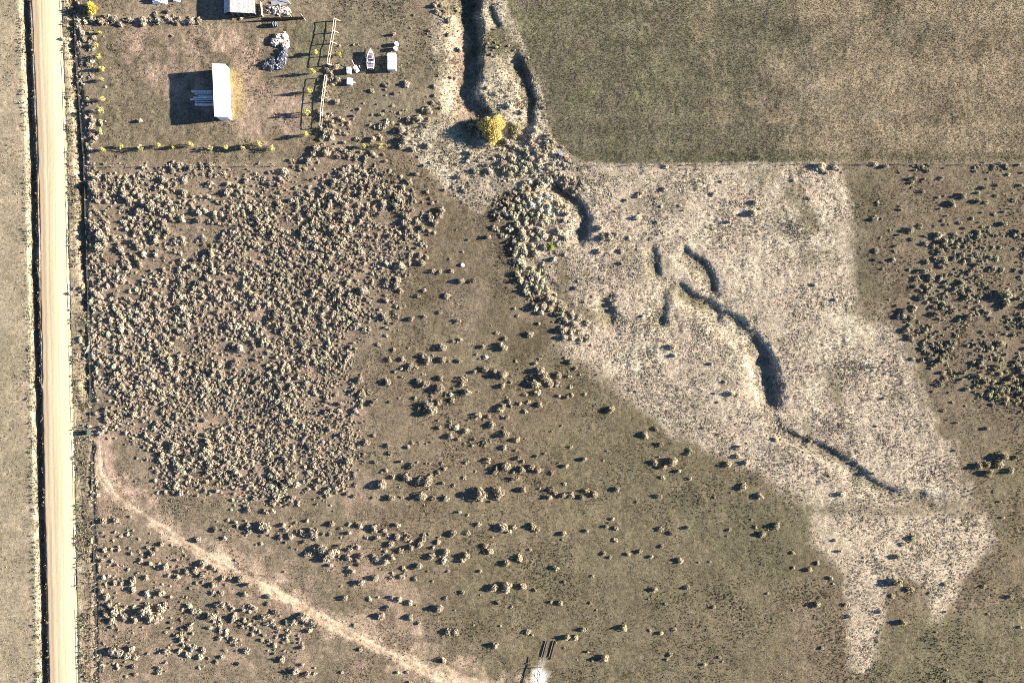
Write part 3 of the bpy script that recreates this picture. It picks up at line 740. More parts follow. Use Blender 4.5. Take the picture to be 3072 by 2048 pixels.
# ------------------------------------------------------------------ sagebrush read off the photograph: (tile column, row) -> (x, y, width) in tile pixels
BUSH = {
 (0, 0): '720,200,60 840,170,60 930,200,70 1050,180,70 1110,220,50 1190,180,60 1310,190,70 1460,190,60 1560,180,50 1650,170,50 1760,190,60 1830,180,50 720,250,60 750,300,50 770,360,50 830,300,40 860,350,50 710,470,40 1290,1110,45 1580,1540,70 1650,1520,70 1750,1540,60 1850,1530,50 1930,1520,60',
 (1, 0): '660,640,60 640,740,50 620,850,60 590,1030,70 640,1080,60 700,1120,50 600,1190,50 750,740,60 745,930,50 690,1050,40 555,1370,70 530,1420,60 480,1480,60 650,1400,90 700,1370,60 860,1430,70 820,1380,50 1340,1200,70 1400,1230,60 1370,1290,80 1330,1340,60 1490,1090,70 1400,1100,50 1320,1040,30 1380,770,60 1440,1370,50',
 (2, 0): '130,1260,50 190,1250,70 220,1190,60 140,1400,60 180,1450,60 240,1400,80 300,1440,60 260,1480,60 330,1340,50 30,1350,50',
 (3, 0): '990,1505,50 1090,1530,50 1420,1530,40 1900,1540,30 2080,1545,40 2310,1515,30',
 (0, 1): '850,120,90 900,60,60 980,60,60 880,190,80 960,220,60 1050,170,50 1140,220,70 1200,140,60 1190,260,70 1380,315,90 1280,370,80 870,520,100 920,580,100 990,540,80 900,700,90 960,640,80 1050,620,60 1100,720,60 1130,760,50 1280,690,70 1340,460,50 1540,560,50 1680,660,60 1290,560,50 1500,80,70 1560,120,60 1620,120,60 1480,150,50 1690,190,60 1920,240,50 1190,1290,60 890,1130,60 860,1270,50 1020,1180,50 1250,1370,70 1190,1470,60 1660,1010,60 2130,1110,50 1800,1030,50',
 (1, 1): '1600,430,70 1690,420,80 1650,480,60 1700,360,60 1400,520,60 1380,630,40 1530,850,60 1200,850,50 1070,610,40 1630,920,50 1690,930,40 1800,920,50 1890,1010,60 2000,1010,40 1300,1000,60 1290,990,50 1340,930,50 1570,790,50 990,1100,80 1330,1100,60 1290,1060,60 1070,940,30 1550,1100,40 2140,610,50 1480,30,50 1400,100,60 1360,150,50 1690,1300,40 1550,1340,40 1440,1360,50 1180,1340,70 1300,1340,50 1860,1380,50 640,190,70 740,240,80 970,210,60 300,430,50 720,460,40 2290,1540,40 1880,1550,40',
 (2, 1): '50,500,80 100,560,70 170,520,70 120,620,80 180,580,60 250,540,70 300,600,70 240,620,60 60,680,70 40,740,70 120,730,80 190,690,70 230,760,70 110,860,60 300,700,60 390,620,60 430,560,60 280,480,60 160,100,50 470,370,60 650,410,40 500,620,60 820,530,60 900,600,70 960,580,60 840,620,60 1010,740,50 810,740,50 1080,620,40 1010,850,40 60,950,60 80,1010,70 130,1060,60 180,1000,60 230,1070,60 250,1120,50 290,1240,70 340,1180,70 390,1200,60 440,1200,50 350,1270,60 280,1300,50 470,1280,60 540,1310,60 500,1380,60 570,1400,60 620,1340,50 700,1400,50 600,1430,50 480,1460,70 550,1480,70 490,1530,60 560,1540,50 170,1500,60 250,1405,35 160,1180,30 910,1180,50 940,1230,50 965,1280,40 1165,230,45 1050,270,40 1400,170,40 1375,330,30 1860,215,40 2000,470,40 1550,320,30 1180,390,30 2240,290,60 2220,390,70 560,190,30 670,1205,25 500,330,60 590,1080,50',
 (3, 1): '1350,70,50 1600,70,40 1330,110,35 1430,190,40 1570,245,40 1790,230,60 1700,305,60 2115,130,40 1995,160,40 2105,230,30 2015,290,40 2270,270,50 2090,400,40 1610,460,30 1770,480,40 2180,490,60 1320,540,60 1320,630,40 1520,690,40 1590,740,60 1780,640,40 1930,610,50 2110,600,40 2270,590,40 1540,810,50 1930,860,50 1650,1020,40 1790,1030,60 1470,1110,45 1440,1160,60 1640,1130,40 1950,1150,40 2200,1150,110 2190,1230,80 1920,1270,40 1850,1340,60 2070,1360,40 1200,1340,50 620,1185,35 1320,1540,50',
 (1, 2): '1350,165,45 1420,225,60 1470,240,50 1580,180,70 1540,130,60 1720,170,60 1720,60,80 2110,145,40 2110,250,60 2010,280,40 2270,300,80 2280,60,70 1700,335,60 1560,390,70 1690,440,90 1500,370,60 1900,400,50 1950,460,60 1810,540,50 2270,410,50 1210,370,60 1340,325,30 1590,580,80 1620,650,90 1680,560,60 1495,615,40 2270,600,60 2140,690,40 2310,700,50 2170,770,60 2290,860,70 1790,770,50 1690,790,40 1790,870,60 2010,900,30 1440,930,30 1215,955,40 1235,1030,40 1100,1105,40 1020,930,60 1085,865,40 1060,580,40 970,590,40 1040,465,50 955,350,60 960,480,50 850,1100,80 2140,1090,50 1940,1110,40 2210,1170,50 2300,1150,80 1740,1170,40 1390,1250,70 1265,1245,50 1915,1250,35 1580,1280,90 1500,1280,60 1160,1320,90 1725,1300,35 1520,1430,80 1250,1440,70 1340,1430,40 1630,1440,50 1750,1440,50 1895,1420,40 2060,1400,110 2240,1380,100 2230,1430,60 310,1290,70 740,1350,60 640,1380,50 150,1370,50 340,1430,50',
 (2, 2): '1480,45,60 2030,480,50 2080,490,40 510,510,40 555,490,40 675,485,35 260,580,60 130,640,40 220,390,80 300,330,100 350,380,70 270,270,80 430,310,60 220,200,40 590,250,30 920,630,60 1330,800,50 1230,860,60 1370,945,50 1630,1030,40 1320,1110,60 1400,1150,50 1490,1100,80 1540,1190,40 545,970,30 670,1080,50 500,1140,40 370,1210,40 240,1180,60 180,1160,60 50,900,50 490,1310,40 110,1360,60 350,1430,50 370,1360,50 550,1410,70 690,1370,50 760,1400,60 640,1430,50 400,1390,40 970,1360,50 1365,1420,50 2130,1340,70 1390,1250,40 1640,1260,40 2290,1420,60 2080,1060,50 2160,1110,50',
 (3, 2): '1640,340,40 1800,290,50 1960,200,60 1990,240,50 1840,440,40 2070,580,40 2020,800,40 2170,1060,90 2130,1120,80 2240,1190,60 1950,1150,80 2040,1200,70 2020,1130,60 2290,1070,50 400,910,50',
 (0, 3): '940,720,50 980,780,60 1000,850,60 970,930,60 1050,910,80 1140,960,70 1030,990,60 1330,910,110 1390,960,120 1250,980,80 1440,980,90 1480,880,80 1520,850,50 1480,740,70 1360,740,50 1520,500,60 1800,530,70 1870,480,70 1960,500,60 1720,550,60 1860,580,60 1640,590,50 2210,620,70 1960,670,60 1960,740,50 2040,740,50 2290,660,50 1780,910,60 1830,920,50 1940,960,80 2150,960,60 1740,1060,60 1930,1060,40 1670,1170,60 1040,1280,90 1100,1290,80 1170,1320,70 1240,1330,60 1210,1250,60 1520,1280,60 2040,1330,50 1840,1330,50 2050,850,60 1400,380,50 1210,380,40 1490,290,40 950,600,50 1060,650,50 1220,650,60 1350,600,50 2260,750,50 2200,1390,40 1980,160,50 2280,130,60 2170,90,40 1070,80,60 890,400,50',
 (1, 3): '60,130,90 110,160,70 230,230,50 320,220,60 420,190,60 520,190,90 700,110,60 860,190,50 860,110,40 955,125,45 1305,115,50 1090,150,70 1180,170,50 1300,230,60 1380,240,50 2050,110,40 1820,200,60 1950,190,50 2270,140,80 2330,180,50 610,350,100 690,370,100 640,430,70 770,310,50 870,340,50 850,420,60 970,400,60 1080,400,40 1110,430,50 1190,460,60 1260,410,50 1240,300,60 1330,350,50 1430,320,60 1510,300,60 1620,410,60 1750,370,60 1900,440,60 1940,400,60 2110,310,50 2150,360,60 2310,470,60 1500,500,60 1350,510,40 890,540,50 970,640,60 1100,600,60 1250,600,50 1340,590,60 1470,610,40 1250,780,40 1320,800,50 1420,830,50 1210,880,50 1050,800,40 1690,880,70 1750,790,35 1150,950,70 1420,970,60 1830,1100,70 1770,1100,60 1500,1020,40 2190,700,70 2310,690,90 2230,830,50 2200,1220,60 440,970,100 350,1000,70 520,1010,70 560,1040,50 290,1010,50 240,1350,60 360,1460,70 430,1240,40 130,770,50 290,1170,40 120,1190,50 430,1400,40 790,1470,35 540,1480,40 480,1490,50 960,1260,40 1730,1360,50',
 (2, 3): '20,140,50 240,160,50 190,130,60 480,200,50 690,170,40 870,130,40 960,150,40 955,260,40 70,420,60 850,380,40 1470,190,50 1380,315,40 1180,360,45 1285,410,40 1550,440,60 2310,200,60 1620,140,40 410,510,50 480,640,30 100,680,60 215,715,40 1315,710,50 1615,690,40 745,585,30 660,1075,45 590,1150,50 150,1100,50 1500,1080,40 700,1280,30 850,1340,70 1460,1310,40 1430,1350,30 1910,1335,35',
 (3, 3): '235,375,40 240,510,35 390,530,50 460,470,40 460,850,60 1250,1010,60 1200,650,90 1990,680,45 730,850,50 765,960,50 500,1250,35 1650,1550,30',
}
listed = []
for (c, r), s_ in BUSH.items():
    for e in s_.split():
        tx, ty, w = map(float, e.split(',')); px, py = T(c, r, tx, ty)
        listed.append((px, py, w * 768 / 2352 / S / 2))          # pixel place, radius in metres
print('listed bushes', len(listed))
listed.sort(key=lambda b: -b[2])
single = listed[:300]; small = listed[300:]

SAGE = [bush_mesh('sagebrush_shape', 200 + k, 8 + k % 4, 26, .16, .60 + .05 * (k % 3), M_SAGE) for k in range(7)]
SAGE_I = [bush_mesh('sagebrush_massed_shape', 300 + k, 6 + k % 4, 19, .19, .60 + .05 * (k % 3), M_SAGE_I) for k in range(7)]


def sage_tint(px, py, n=1):
    """silvery cream near the creek, grey green to the right, buff grey elsewhere"""
    px = np.asarray(px, float); py = np.asarray(py, float)
    cream = np.exp(-(((px - 1610) / 150) ** 2 + ((py - 700) / 300) ** 2)); green = np.clip((px - 2500) / 200, 0, 1)
    lowg = np.clip((px - 1150) / 400, 0, 1) * np.clip((py - 1000) / 200, 0, 1)
    b = np.array([.49, .43, .335])[None] * np.ones((len(px), 1))
    b = b + cream[:, None] * np.array([.13, .125, .09]) - green[:, None] * np.array([.16, .125, .11]) + lowg[:, None] * np.array([.02, .01, -.02])
    return b


WHERE = [
    ('beside the creek bend', lambda a, b: 1500 < a < 1800 and 500 < b < 1030), ('by the upper creek', lambda a, b: 1180 < a < 1720 and b < 520),
    ('along the yard fence', lambda a, b: 900 < a <= 1180 and b < 520), ('along the top of the yard', lambda a, b: a < 640 and b < 170),
    ('on the right-hand range', lambda a, b: a > 2520 and 480 < b < 1480), ('beside the lower pale patch', lambda a, b: a > 2350 and b >= 1480),
    ('near the roadside ditch', lambda a, b: a < 330), ('below the dirt track', lambda a, b: b > 1540 and (b - 1545) > (a - 430) * .58),
    ('in the dense sage stand', lambda a, b: a < 1100 and b < 1500), ('in the pale meadow', lambda a, b: a > 1800 and b < 1300),
    ('above the dirt track', lambda a, b: b > 1500 and a < 1450), ('on the middle range', lambda a, b: True)]
ONES = 'zero one two three four five six seven eight nine ten eleven twelve thirteen fourteen fifteen sixteen seventeen eighteen nineteen'.split()
TENS = 'x x twenty thirty forty fifty sixty seventy eighty ninety'.split()


def say(n):
    n = min(n, 99)
    return ONES[n] if n < 20 else TENS[n // 10] + ('-' + ONES[n % 10] if n % 10 else '')


named = {}
for k, (px, py, r) in enumerate(single):
    hgt = r * rnd.uniform(.9, 1.2)
    x, y, _ = P(px, py, hgt * .5)
    o = put('sagebrush', SAGE[k % 7], None, (x, y, zat(x, y) - .04), (0, 0, rnd.uniform(0, 6.28)), (r * 1.22, r * 1.22, hgt))
    t = sage_tint([px], [py])[0] * rnd.uniform(.85, 1.2)
    o.color = (*[float(v) for v in t], 1)
    wh = [w for w, f in WHERE if f(px, py)][0]
    szw = 'large' if r > 1.05 else 'mid-sized' if r > .8 else 'small'
    cw = 'cream' if t[0] > .575 else 'grey-green' if px > 2500 else 'buff grey'
    named.setdefault((szw, cw, wh, round(px / 30.72), round(py / 20.48)), []).append((px, py, o))
for (szw, cw, wh, a, b), members in named.items():
    wide = abs(members[0][0] - members[-1][0]) >= abs(members[0][1] - members[-1][1])
    members.sort(key=lambda q: q[0] if wide else q[1])
    for i, (px, py, o) in enumerate(members):
        side = '' if len(members) == 1 else ('left ' if wide else 'upper ') if i == 0 else ('right ' if wide else 'lower ') if i == len(members) - 1 else 'middle '
        tag(o, f'{side}{szw} {cw} sagebrush {wh}, {say(a)} percent across, {say(b)} percent down', 'sagebrush', 'sagebrush picked out across the range')

# every other sagebrush, too many to count
xs, ys, rs = [], [], []
for px, py, r in small:
    x, y, _ = P(px, py, r * .5); xs.append(x); ys.append(y); rs.append(r * 1.1)
x, y = rand_points(190000)
sg_ = lambda k: sample(MK[k], x, y)
dn = np.maximum.reduce([sg_('core') * 1.5, sg_('sage') * .72]) * (1 - .72 * sg_('open'))
dn = np.maximum.reduce([dn, sg_('sage_r') * .42, sg_('sage_r2') * .025, sg_('sage_b') * .12, sg_('sage_c') * .07, sg_('sage_d') * .05])
rw_ = x * S + 1536; rp_ = 1024 - y * S
dn = np.maximum(dn, .5 * ((rw_ > 264) & (rw_ < 330) & (rp_ > 60) & (rp_ < 560)))
e1_ = np.interp(rp_, [p[1] for p in DITCH_E1 + DITCH_E2], [p[0] for p in DITCH_E1 + DITCH_E2])
dn = np.maximum(dn, .8 * ((rw_ > e1_ - 6) & (rw_ < e1_ + 26)) * np.clip(.5 + 1.3 * fbm(x, y, 6, 184, 3), 0, 1))
dn = np.maximum(dn, .45 * ((rw_ > 225) & (rw_ < 600) & (rp_ > 48) & (rp_ < 78)))
hedge = (rw_ > 972 - (rp_ - 190) * .05) & (rw_ < 1012 - (rp_ - 190) * .05) & (rp_ > 190) & (rp_ < 420)
dn = np.maximum(dn, 1.2 * hedge)
dn = np.maximum(dn, .10 * ((rw_ > 1010) & (rw_ < 1340) & (rp_ > 250) & (rp_ < 520)))
dn = np.maximum(dn, .30 * sg_('creekveg') * np.clip(fbm(x, y, 5, 180, 3) * 1.6, 0, 1))
dn = np.maximum(dn, .55 * sg_('belt'))
dn = np.maximum(dn, .32 * ((rw_ > 2450) & (rw_ < 3200) & (rp_ > 486) & (rp_ < 520)) * np.clip(.6 + fbm(x, y, 5, 183, 3), 0, 1))
dn = np.maximum(dn, .007 * (1 - sg_('meadow')))
dn = np.maximum(dn, .004 * sg_('meadow'))
dn *= np.clip(.70 + .95 * fbm(x, y, 4.5, 181, 3), 0.05, 1.35)
dn *= (1 - sg_('pasture')) * (1 - sg_('field_w')) * (1 - sg_('road')) * (1 - np.clip(sg_('track') * 1.6, 0, 1)) * (1 - .95 * sg_('yard') * ~hedge) * (1 - sg_('creek')) * (1 - .5 * sg_('ditch') * (rw_ < 160))
keep = (rng.random(len(x)) < dn) & keep_off(x, y)
x = x[keep]; y = y[keep]
r = np.exp(rng.normal(math.log(.36), .42, len(x))) * (1 + .45 * sample(MK['belt'], x, y) + .6 * hedge[keep]); r = np.clip(r * np.clip(1 + .4 * fbm(x, y, 9, 182, 2), .6, 1.5), .17, .95)
# thin out overlaps
order = np.argsort(-r); gridd = {}; ok = []
taken = [(P(a, b)[0], P(a, b)[1], c) for a, b, c in single]
for a, b, c in taken: gridd.setdefault((int(a // 2), int(b // 2)), []).append((a, b, c))
for a, b, c in zip(xs, ys, rs): gridd.setdefault((int(a // 2), int(b // 2)), []).append((a, b, c))
for i in order:
    a, b, c = x[i], y[i], r[i]; ci, cj = int(a // 2), int(b // 2); bad = False
    for di in (-1, 0, 1):
        for dj in (-1, 0, 1):
            for (a2, b2, c2) in gridd.get((ci + di, cj + dj), ()):
                if (a - a2) ** 2 + (b - b2) ** 2 < (.52 * (c + c2)) ** 2: bad = True; break
            if bad: break
        if bad: break
    if not bad:
        gridd.setdefault((ci, cj), []).append((a, b, c)); ok.append(i)
x = np.concatenate([np.array(xs), x[ok]]); y = np.concatenate([np.array(ys), y[ok]]); r = np.concatenate([np.array(rs), r[ok]]); n = len(x)
tint = sage_tint(x * S + 1536, 1024 - y * S) * np.clip(rng.normal(1.05, .24, n), .4, 1.6)[:, None] * (1 + rng.normal(0, .035, (n, 3)))
scatter('sagebrush_stand', 'countless smaller sagebrush of the dense stands and the open range', 'sagebrush', x, y, sample(Z, x, y) - .03,
        np.stack([np.zeros(n), np.zeros(n), rng.uniform(0, 6.28, n)], 1), np.stack([r * rng.uniform(.8, 1.2, n), r * rng.uniform(.8, 1.2, n), r * rng.uniform(.65, 1.15, n)], 1), rng.integers(0, 7, n), np.clip(tint, .03, .65), SAGE_I)
print('sagebrush_stand', n)

# ------------------------------------------------------------------ materials of the things
M_WHITE = simple('white_paint', (.80, .80, .78), (.74, .74, .72), 1.5, .5)
M_METAL = simple('galvanised_sheet', (.36, .36, .38), (.22, .21, .21), 2.0, .5)
M_TIN = [M_METAL, simple('tin_sheet', (.44, .44, .45), (.27, .25, .24), 1.3, .5), simple('streaked_sheet', (.40, .38, .38), (.26, .20, .17), 2.6, .6)]
M_RUST = simple('rusty_sheet', (.50, .42, .38), (.30, .18, .12), 2.5, .8)
M_WOOD = simple('weathered_wood', (.33, .28, .22), (.20, .16, .12), 4.0, .9)
M_PALEWOOD = simple('pale_timber', (.55, .49, .38), (.42, .36, .27), 4.0, .9)
M_DARKWOOD = simple('dark_boards', (.10, .075, .055), (.05, .04, .03), 4.0, .9)
M_LOG = simple('peeled_logs', (.60, .57, .54), (.42, .39, .37), 5.0, .9)
M_STONE = simple('dark_stone', (.085, .085, .105), (.04, .04, .05), 3.0, .7)
M_PALESTONE = simple('pale_rubble', (.58, .53, .46), (.40, .33, .27), 3.0, .9)
M_PINK = simple('faded_pink_scrap', (.50, .27, .22), (.38, .2, .17), 3.0, .8)
M_BLACK = simple('black_rubber', (.025, .025, .028), (.015, .015, .017), 3.0, .8)
M_GREY = simple('grey_paint', (.30, .31, .34), (.2, .2, .23), 2.0, .6)
M_RED = simple('maroon_cover', (.20, .06, .06), (.14, .04, .04), 2.0, .7)
M_TEAL = simple('teal_steel', (.02, .055, .055), (.012, .035, .035), 3.0, .7)
M_BLUE = simple('blue_plastic', (.20, .32, .55), (.16, .26, .48), 2.0, .5)
M_WIRE = simple('fence_wire', (.20, .19, .18), (.12, .11, .10), 4.0, .6)
M_LAMP = simple('red_lens', (.35, .02, .02), (.3, .02, .02), 3.0, .4)
M_GLASS = simple('dark_window', (.03, .035, .04), (.02, .02, .03), 3.0, .15)
M_POLEWOOD = simple('tarred_pole', (.06, .05, .045), (.03, .025, .02), 4.0, .8)
M_CHALK = simple('white_heap', (.85, .80, .68), (.70, .62, .48), 1.6, 1.0, bump=.6)


def at(px, py, z=0.0):
    x, y, _ = P(px, py, z); return x, y, zat(x, y)


def wall_prism(mb, pts, x0, x1, axis):
    """extrude an outline (a, z) between two planes across AXIS"""
    n = len(pts); vs = []
    for q in (x0, x1):
        for a, z in pts: vs.append((q, a, z) if axis == 'x' else (a, q, z))
    f = [tuple(range(n)), tuple(range(2 * n - 1, n - 1, -1))] + [(k, n + k, n + (k + 1) % n, (k + 1) % n) for k in range(n)]
    return mb.add(vs, f)


# ---- open-fronted white shed with the log pile
sx, sy, sz = at(675, 284)
t = thing('open_shed', 'white metal open-fronted shed in the middle of the fenced yard', 'shed', (sx, sy, sz), R(2.2))
W2, L2, HB, HF = 1.37, 6.35, 2.75, 3.25
roof_z = lambda x: HF + (HB - HF) * (x + W2) / (2 * W2)
mb = MB()
wall_prism(mb, [(-W2 - .15, roof_z(-W2 - .15)), (W2 + .1, roof_z(W2 + .1)), (W2 + .1, roof_z(W2 + .1) + .05), (-W2 - .15, roof_z(-W2 - .15) + .05)], -L2 - .12, L2 + .12, 'y')
roof = mb.build('roof', M_WHITE, t)
mb = MB()
for k in range(42):
    yy = -L2 + k * 2 * L2 / 41
    wall_prism(mb, [(-W2 - .14, roof_z(-W2 - .14) + .052), (W2 + .09, roof_z(W2 + .09) + .052), (W2 + .09, roof_z(W2 + .09) + .085), (-W2 - .14, roof_z(-W2 - .14) + .085)], yy - .03, yy + .03, 'y')
tag(mb.build('roof_rib', M_WHITE, roof), kind='stuff')
MB().box((W2 - .05, 0, HB / 2 - .02), (.06, 2 * L2, HB - .06)).build('back_wall', M_WHITE, t)
for sgn in (-1, 1):
    mb = MB(); wall_prism(mb, [(-W2 + .05, -.05), (W2 - .09, -.05), (W2 - .09, roof_z(W2) - .01), (-W2 + .05, roof_z(-W2) - .08)], sgn * L2 - .03, sgn * L2 + .03, 'y')
    mb.build('end_wall', M_WHITE, t)
for k in range(5):
    MB().box((-W2 + .12, -L2 + .15 + k * (2 * L2 - .3) / 4, HF / 2 - .08), (.16, .16, HF - .16)).build('post', M_WOOD, t)
MB().box((-W2 + .02, 0, HF - .2), (.06, 2 * L2 - .1, .24)).build('front_beam', M_WOOD, t)
LOGS = [(576, 662, 275, .27, 0, 'top'), (586, 660, 283.5, .25, 0, 'second'), (596, 660, 291, .28, 0, 'third'), (573, 664, 299, .27, 0, 'fourth'),
        (587, 660, 306.5, .24, 0, 'fifth'), (587, 658, 315, .33, 0, 'thickest and lowest'), (580, 640, 279, .20, .42, 'upper thin'), (584, 648, 295, .2, .44, 'lower thin')]
for x0, x1, yy, r, zz, w in LOGS:
    a = at((x0 + x1) / 2, yy); Lh = (x1 - x0) / S / 2
    lab = (f'{w} weathered log of the row lying under the white shed' if zz == 0 else f'{w} log lying on top of the log row by the white shed')
    mb = MB()
    prof = []; m = 7
    prof = [(r * (1 + .06 * math.sin(k * 2.1 + x0)) * (1 - .12 * k / m), -Lh + 2 * Lh * k / m) for k in range(m + 1)]
    mb.lathe((0, 0, 0), prof, 9, 'X')
    o = mb.build('log', M_LOG, None, True, (a[0], a[1], a[2] + r + zz - .03)); o.rotation_euler.z = R(-1.5 + (x0 % 5) * .7)
    tag(o, lab, 'log', 'logs by the white shed')

# ---- corrugated shed and pen at the top edge
ax, ay, az = at(738, 14, 0); ax += -.15; ay += -.25
t = thing('corrugated_shed', 'old shed with a bright corrugated roof at the top edge', 'shed', (ax, ay, az))
RX0, RX1, RY0, RY1 = -2.95, 2.95, -2.75, 3.6
zr = lambda x: 2.45 - .10 * (x - RX0)
NSH = 9
for k in range(NSH):
    x0 = RX0 + (RX1 - RX0) * k / NSH; x1 = RX0 + (RX1 - RX0) * (k + 1) / NSH + .04
    nn = 12; vs = []; fs = []
    y0 = RY0 - rnd.uniform(0, .14); y1 = RY1
    for q in range(nn + 1):
        xx = x0 + (x1 - x0) * q / nn; dz = .035 * (q % 2) + .012 * (k % 2)
        vs += [(xx, y0, zr(xx) + dz), (xx, y1, zr(xx) + dz)]
    fs = [(2 * q, 2 * q + 2, 2 * q + 3, 2 * q + 1) for q in range(nn)]
    n0 = len(vs); vs += [(a, b, c - .02) for a, b, c in vs]
    fs += [(n0 + 2 * q + 1, n0 + 2 * q + 3, n0 + 2 * q + 2, n0 + 2 * q) for q in range(nn)]
    fs += [(2 * q, n0 + 2 * q, n0 + 2 * q + 2, 2 * q + 2) for q in range(nn)] + [(2 * q + 3, n0 + 2 * q + 3, n0 + 2 * q + 1, 2 * q + 1) for q in range(nn)]
    o = MB().add(vs, fs).build('roof_sheet', M_TIN[k % 3], t)
mb = MB(); wall_prism(mb, [(RX0 - 1.85, 1.35), (RX0 - .02, 2.40), (RX0 - .02, 2.44), (RX0 - 1.85, 1.39)], RY0 + .1, RY1, 'y'); mb.build('side_roof', M_METAL, t)
MB().box((RX0 - 1.65, .4, .66), (.08, RY1 - RY0 - .5, 1.34)).build('side_wall', M_DARKWOOD, t)
MB().box((RX1 - .15, .4, .9), (.08, RY1 - RY0 - .5, 1.78)).build('end_wall', M_DARKWOOD, t)
for k in range(5):
    MB().box((RX0 + .1 + k * 1.42, RY0 + .2, 1.0), (.16, .16, 2.0)).build('post', M_WOOD, t)
MB().box((-.6, RY0 + .12, 1.9 - .05), (4.2, .08, .22)).build('beam', M_RUST, t)
for k in range(15):
    MB().box((RX0 + .3 + k * .37, RY0 + .4, .85), (.33, .04, 1.6 + .15 * rnd.random())).build('board', M_DARKWOOD, t)


def plank_wall(name, label, a, b, h, mat, group=None, n=None, cat='fence'):
    pa = at(*a); pb = at(*b); L = math.dist(pa[:2], pb[:2]); ang = math.atan2(pb[1] - pa[1], pb[0] - pa[0])
    t = thing(name, label, cat, pa, ang, group)
    n = n or max(4, int(L / .33)); w = L / n
    for k in range(n):
        MB().box((w * (k + .5), rnd.uniform(-.015, .015), h / 2 + rnd.uniform(-.08, .08)), (w * .92, .04, h + rnd.uniform(-.1, .1))).build('plank', mat, t)
    for k in range(int(L / 2.4) + 1):
        MB().box((min(L, k * 2.4) + .05, .09, h / 2 + .05), (.13, .13, h + .15)).build('post', M_WOOD, t)
    for z in (.35, h - .3): MB().box((L / 2, .045, z), (L, .05, .1)).build('rail', M_WOOD, t)
    return t


plank_wall('plank_fence', 'low dark plank fence running right from the corrugated shed', (786, 62), (914, 58), 1.45, M_DARKWOOD)
plank_wall('board_gate', 'pale board gate standing beside the corrugated shed roof', (790, 52), (786, 12), 1.3, M_PALEWOOD, None, 8, 'gate')
a = at(838, 10); o = MB().box((0, 0, .25), (3.9, 1.1, .05), R(3), (R(6), 0)).build('metal_sheet', M_GREY, None, False, a); tag(o, 'grey flat metal sheet lying above the pale rubble in the pen', 'sheet')
for p0, p1, lab in (((862, 2), (873, 14), 'short pale pole leaning beside the grey metal sheet'), ((868, 42), (878, 56), 'pale pole leaning on the middle of the dark plank fence'), ((905, 46), (917, 62), 'pale pole leaning on the right end of the dark plank fence'),
                    ((792, 46), (822, 50), 'long pale rail lying between the board gate and the rubble')):
    q0 = at(*p0); q1 = at(*p1)
    o = MB().tube((0, 0, .9 if 'leaning' in lab else .55), (q1[0] - q0[0], q1[1] - q0[1], .12 if 'leaning' in lab else .6), .07, .05).build('pole', M_PALEWOOD, None, False, q0); tag(o, lab, 'pole')


def chunk_mesh(seed, mat, flat=1.0):
    g = random.Random(seed); v = []
    import itertools
    for sx_ in (-1, 1):
        for sy_ in (-1, 1):
            for sz_ in (-1, 1): v.append((sx_ * g.uniform(.55, 1.1), sy_ * g.uniform(.55, 1.1), sz_ * g.uniform(.5, 1.0) * flat))
    me = bpy.data.meshes.new('chunk'); me.from_pydata(v, [], [(0, 1, 3, 2), (4, 6, 7, 5), (0, 4, 5, 1), (2, 3, 7, 6), (0, 2, 6, 4), (1, 5, 7, 3)]); me.update(); me.materials.append(mat); return me


def pile(name, label, cat, blobs, mats, n, size, part, base_mat, h=.7):
    """a heap: a lumpy base with loose pieces on it; blobs = (px, py, radius px)"""
    cx = sum(b[0] for b in blobs) / len(blobs); cy = sum(b[1] for b in blobs) / len(blobs)
    c = at(cx, cy); t = thing(name, label, cat, c)
    meshes = [chunk_mesh(500 + k, m, .8) for m in mats for k in range(3)]
    mb = MB()
    for bx, by, br in blobs:
        q = at(bx, by); mb.lathe((q[0] - c[0], q[1] - c[1], -.1), [(br / S, 0), (br / S * .8, .1 + h * .4), (br / S * .35, .1 + h * .75)], 10)
    mb.build('heap', base_mat, t)
    tot = sum(b[2] ** 2 for b in blobs)
    for bx, by, br in blobs:
        q = at(bx, by)
        for k in range(max(1, round(n * br * br / tot))):
            rr_ = math.sqrt(rnd.random()) * br / S; a_ = rnd.uniform(0, 6.28)
            z = h * .75 * (1 - (rr_ / (br / S)) ** 1.5) + .12
            s1 = size * rnd.uniform(.6, 1.4)
            put(part, rnd.choice(meshes), t, (q[0] - c[0] + rr_ * math.cos(a_), q[1] - c[1] + rr_ * math.sin(a_), z), (rnd.uniform(-.7, .7), rnd.uniform(-.7, .7), rnd.uniform(0, 6.28)), (s1, s1 * rnd.uniform(.5, 1), s1 * rnd.uniform(.4, 1)))
    return t


pile('stone_pile', 'dark blue-grey heap of broken stone in the yard below the pink rubble', 'stone pile', [(800, 196, 15), (820, 188, 17), (842, 182, 19), (850, 164, 16), (815, 203, 12), (838, 198, 14), (852, 150, 10)], [M_STONE, M_STONE, M_GREY], 190, .21, 'stone', M_STONE, .8)
pile('rubble_pile', 'pale and pink rubble heap just above the dark stone heap', 'rubble pile', [(838, 118, 19), (852, 112, 15), (826, 126, 14), (858, 136, 11)], [M_PALESTONE, M_PALESTONE, M_WHITE, M_PINK], 90, .27, 'chunk', M_PALESTONE, .75)
pile('rubble_pile', 'pale rubble heap inside the pen right of the corrugated shed', 'rubble pile', [(828, 32, 14), (845, 32, 16), (860, 34, 13)], [M_PALESTONE, M_PALEWOOD, M_WOOD], 70, .22, 'chunk', M_PALESTONE, .5)
pile('firewood_pile', 'dark firewood heap beside the pale board gate in the pen', 'wood pile', [(806, 22, 11), (806, 36, 10)], [M_STONE, M_DARKWOOD, M_GREY], 34, .2, 'log_piece', M_DARKWOOD, .6)

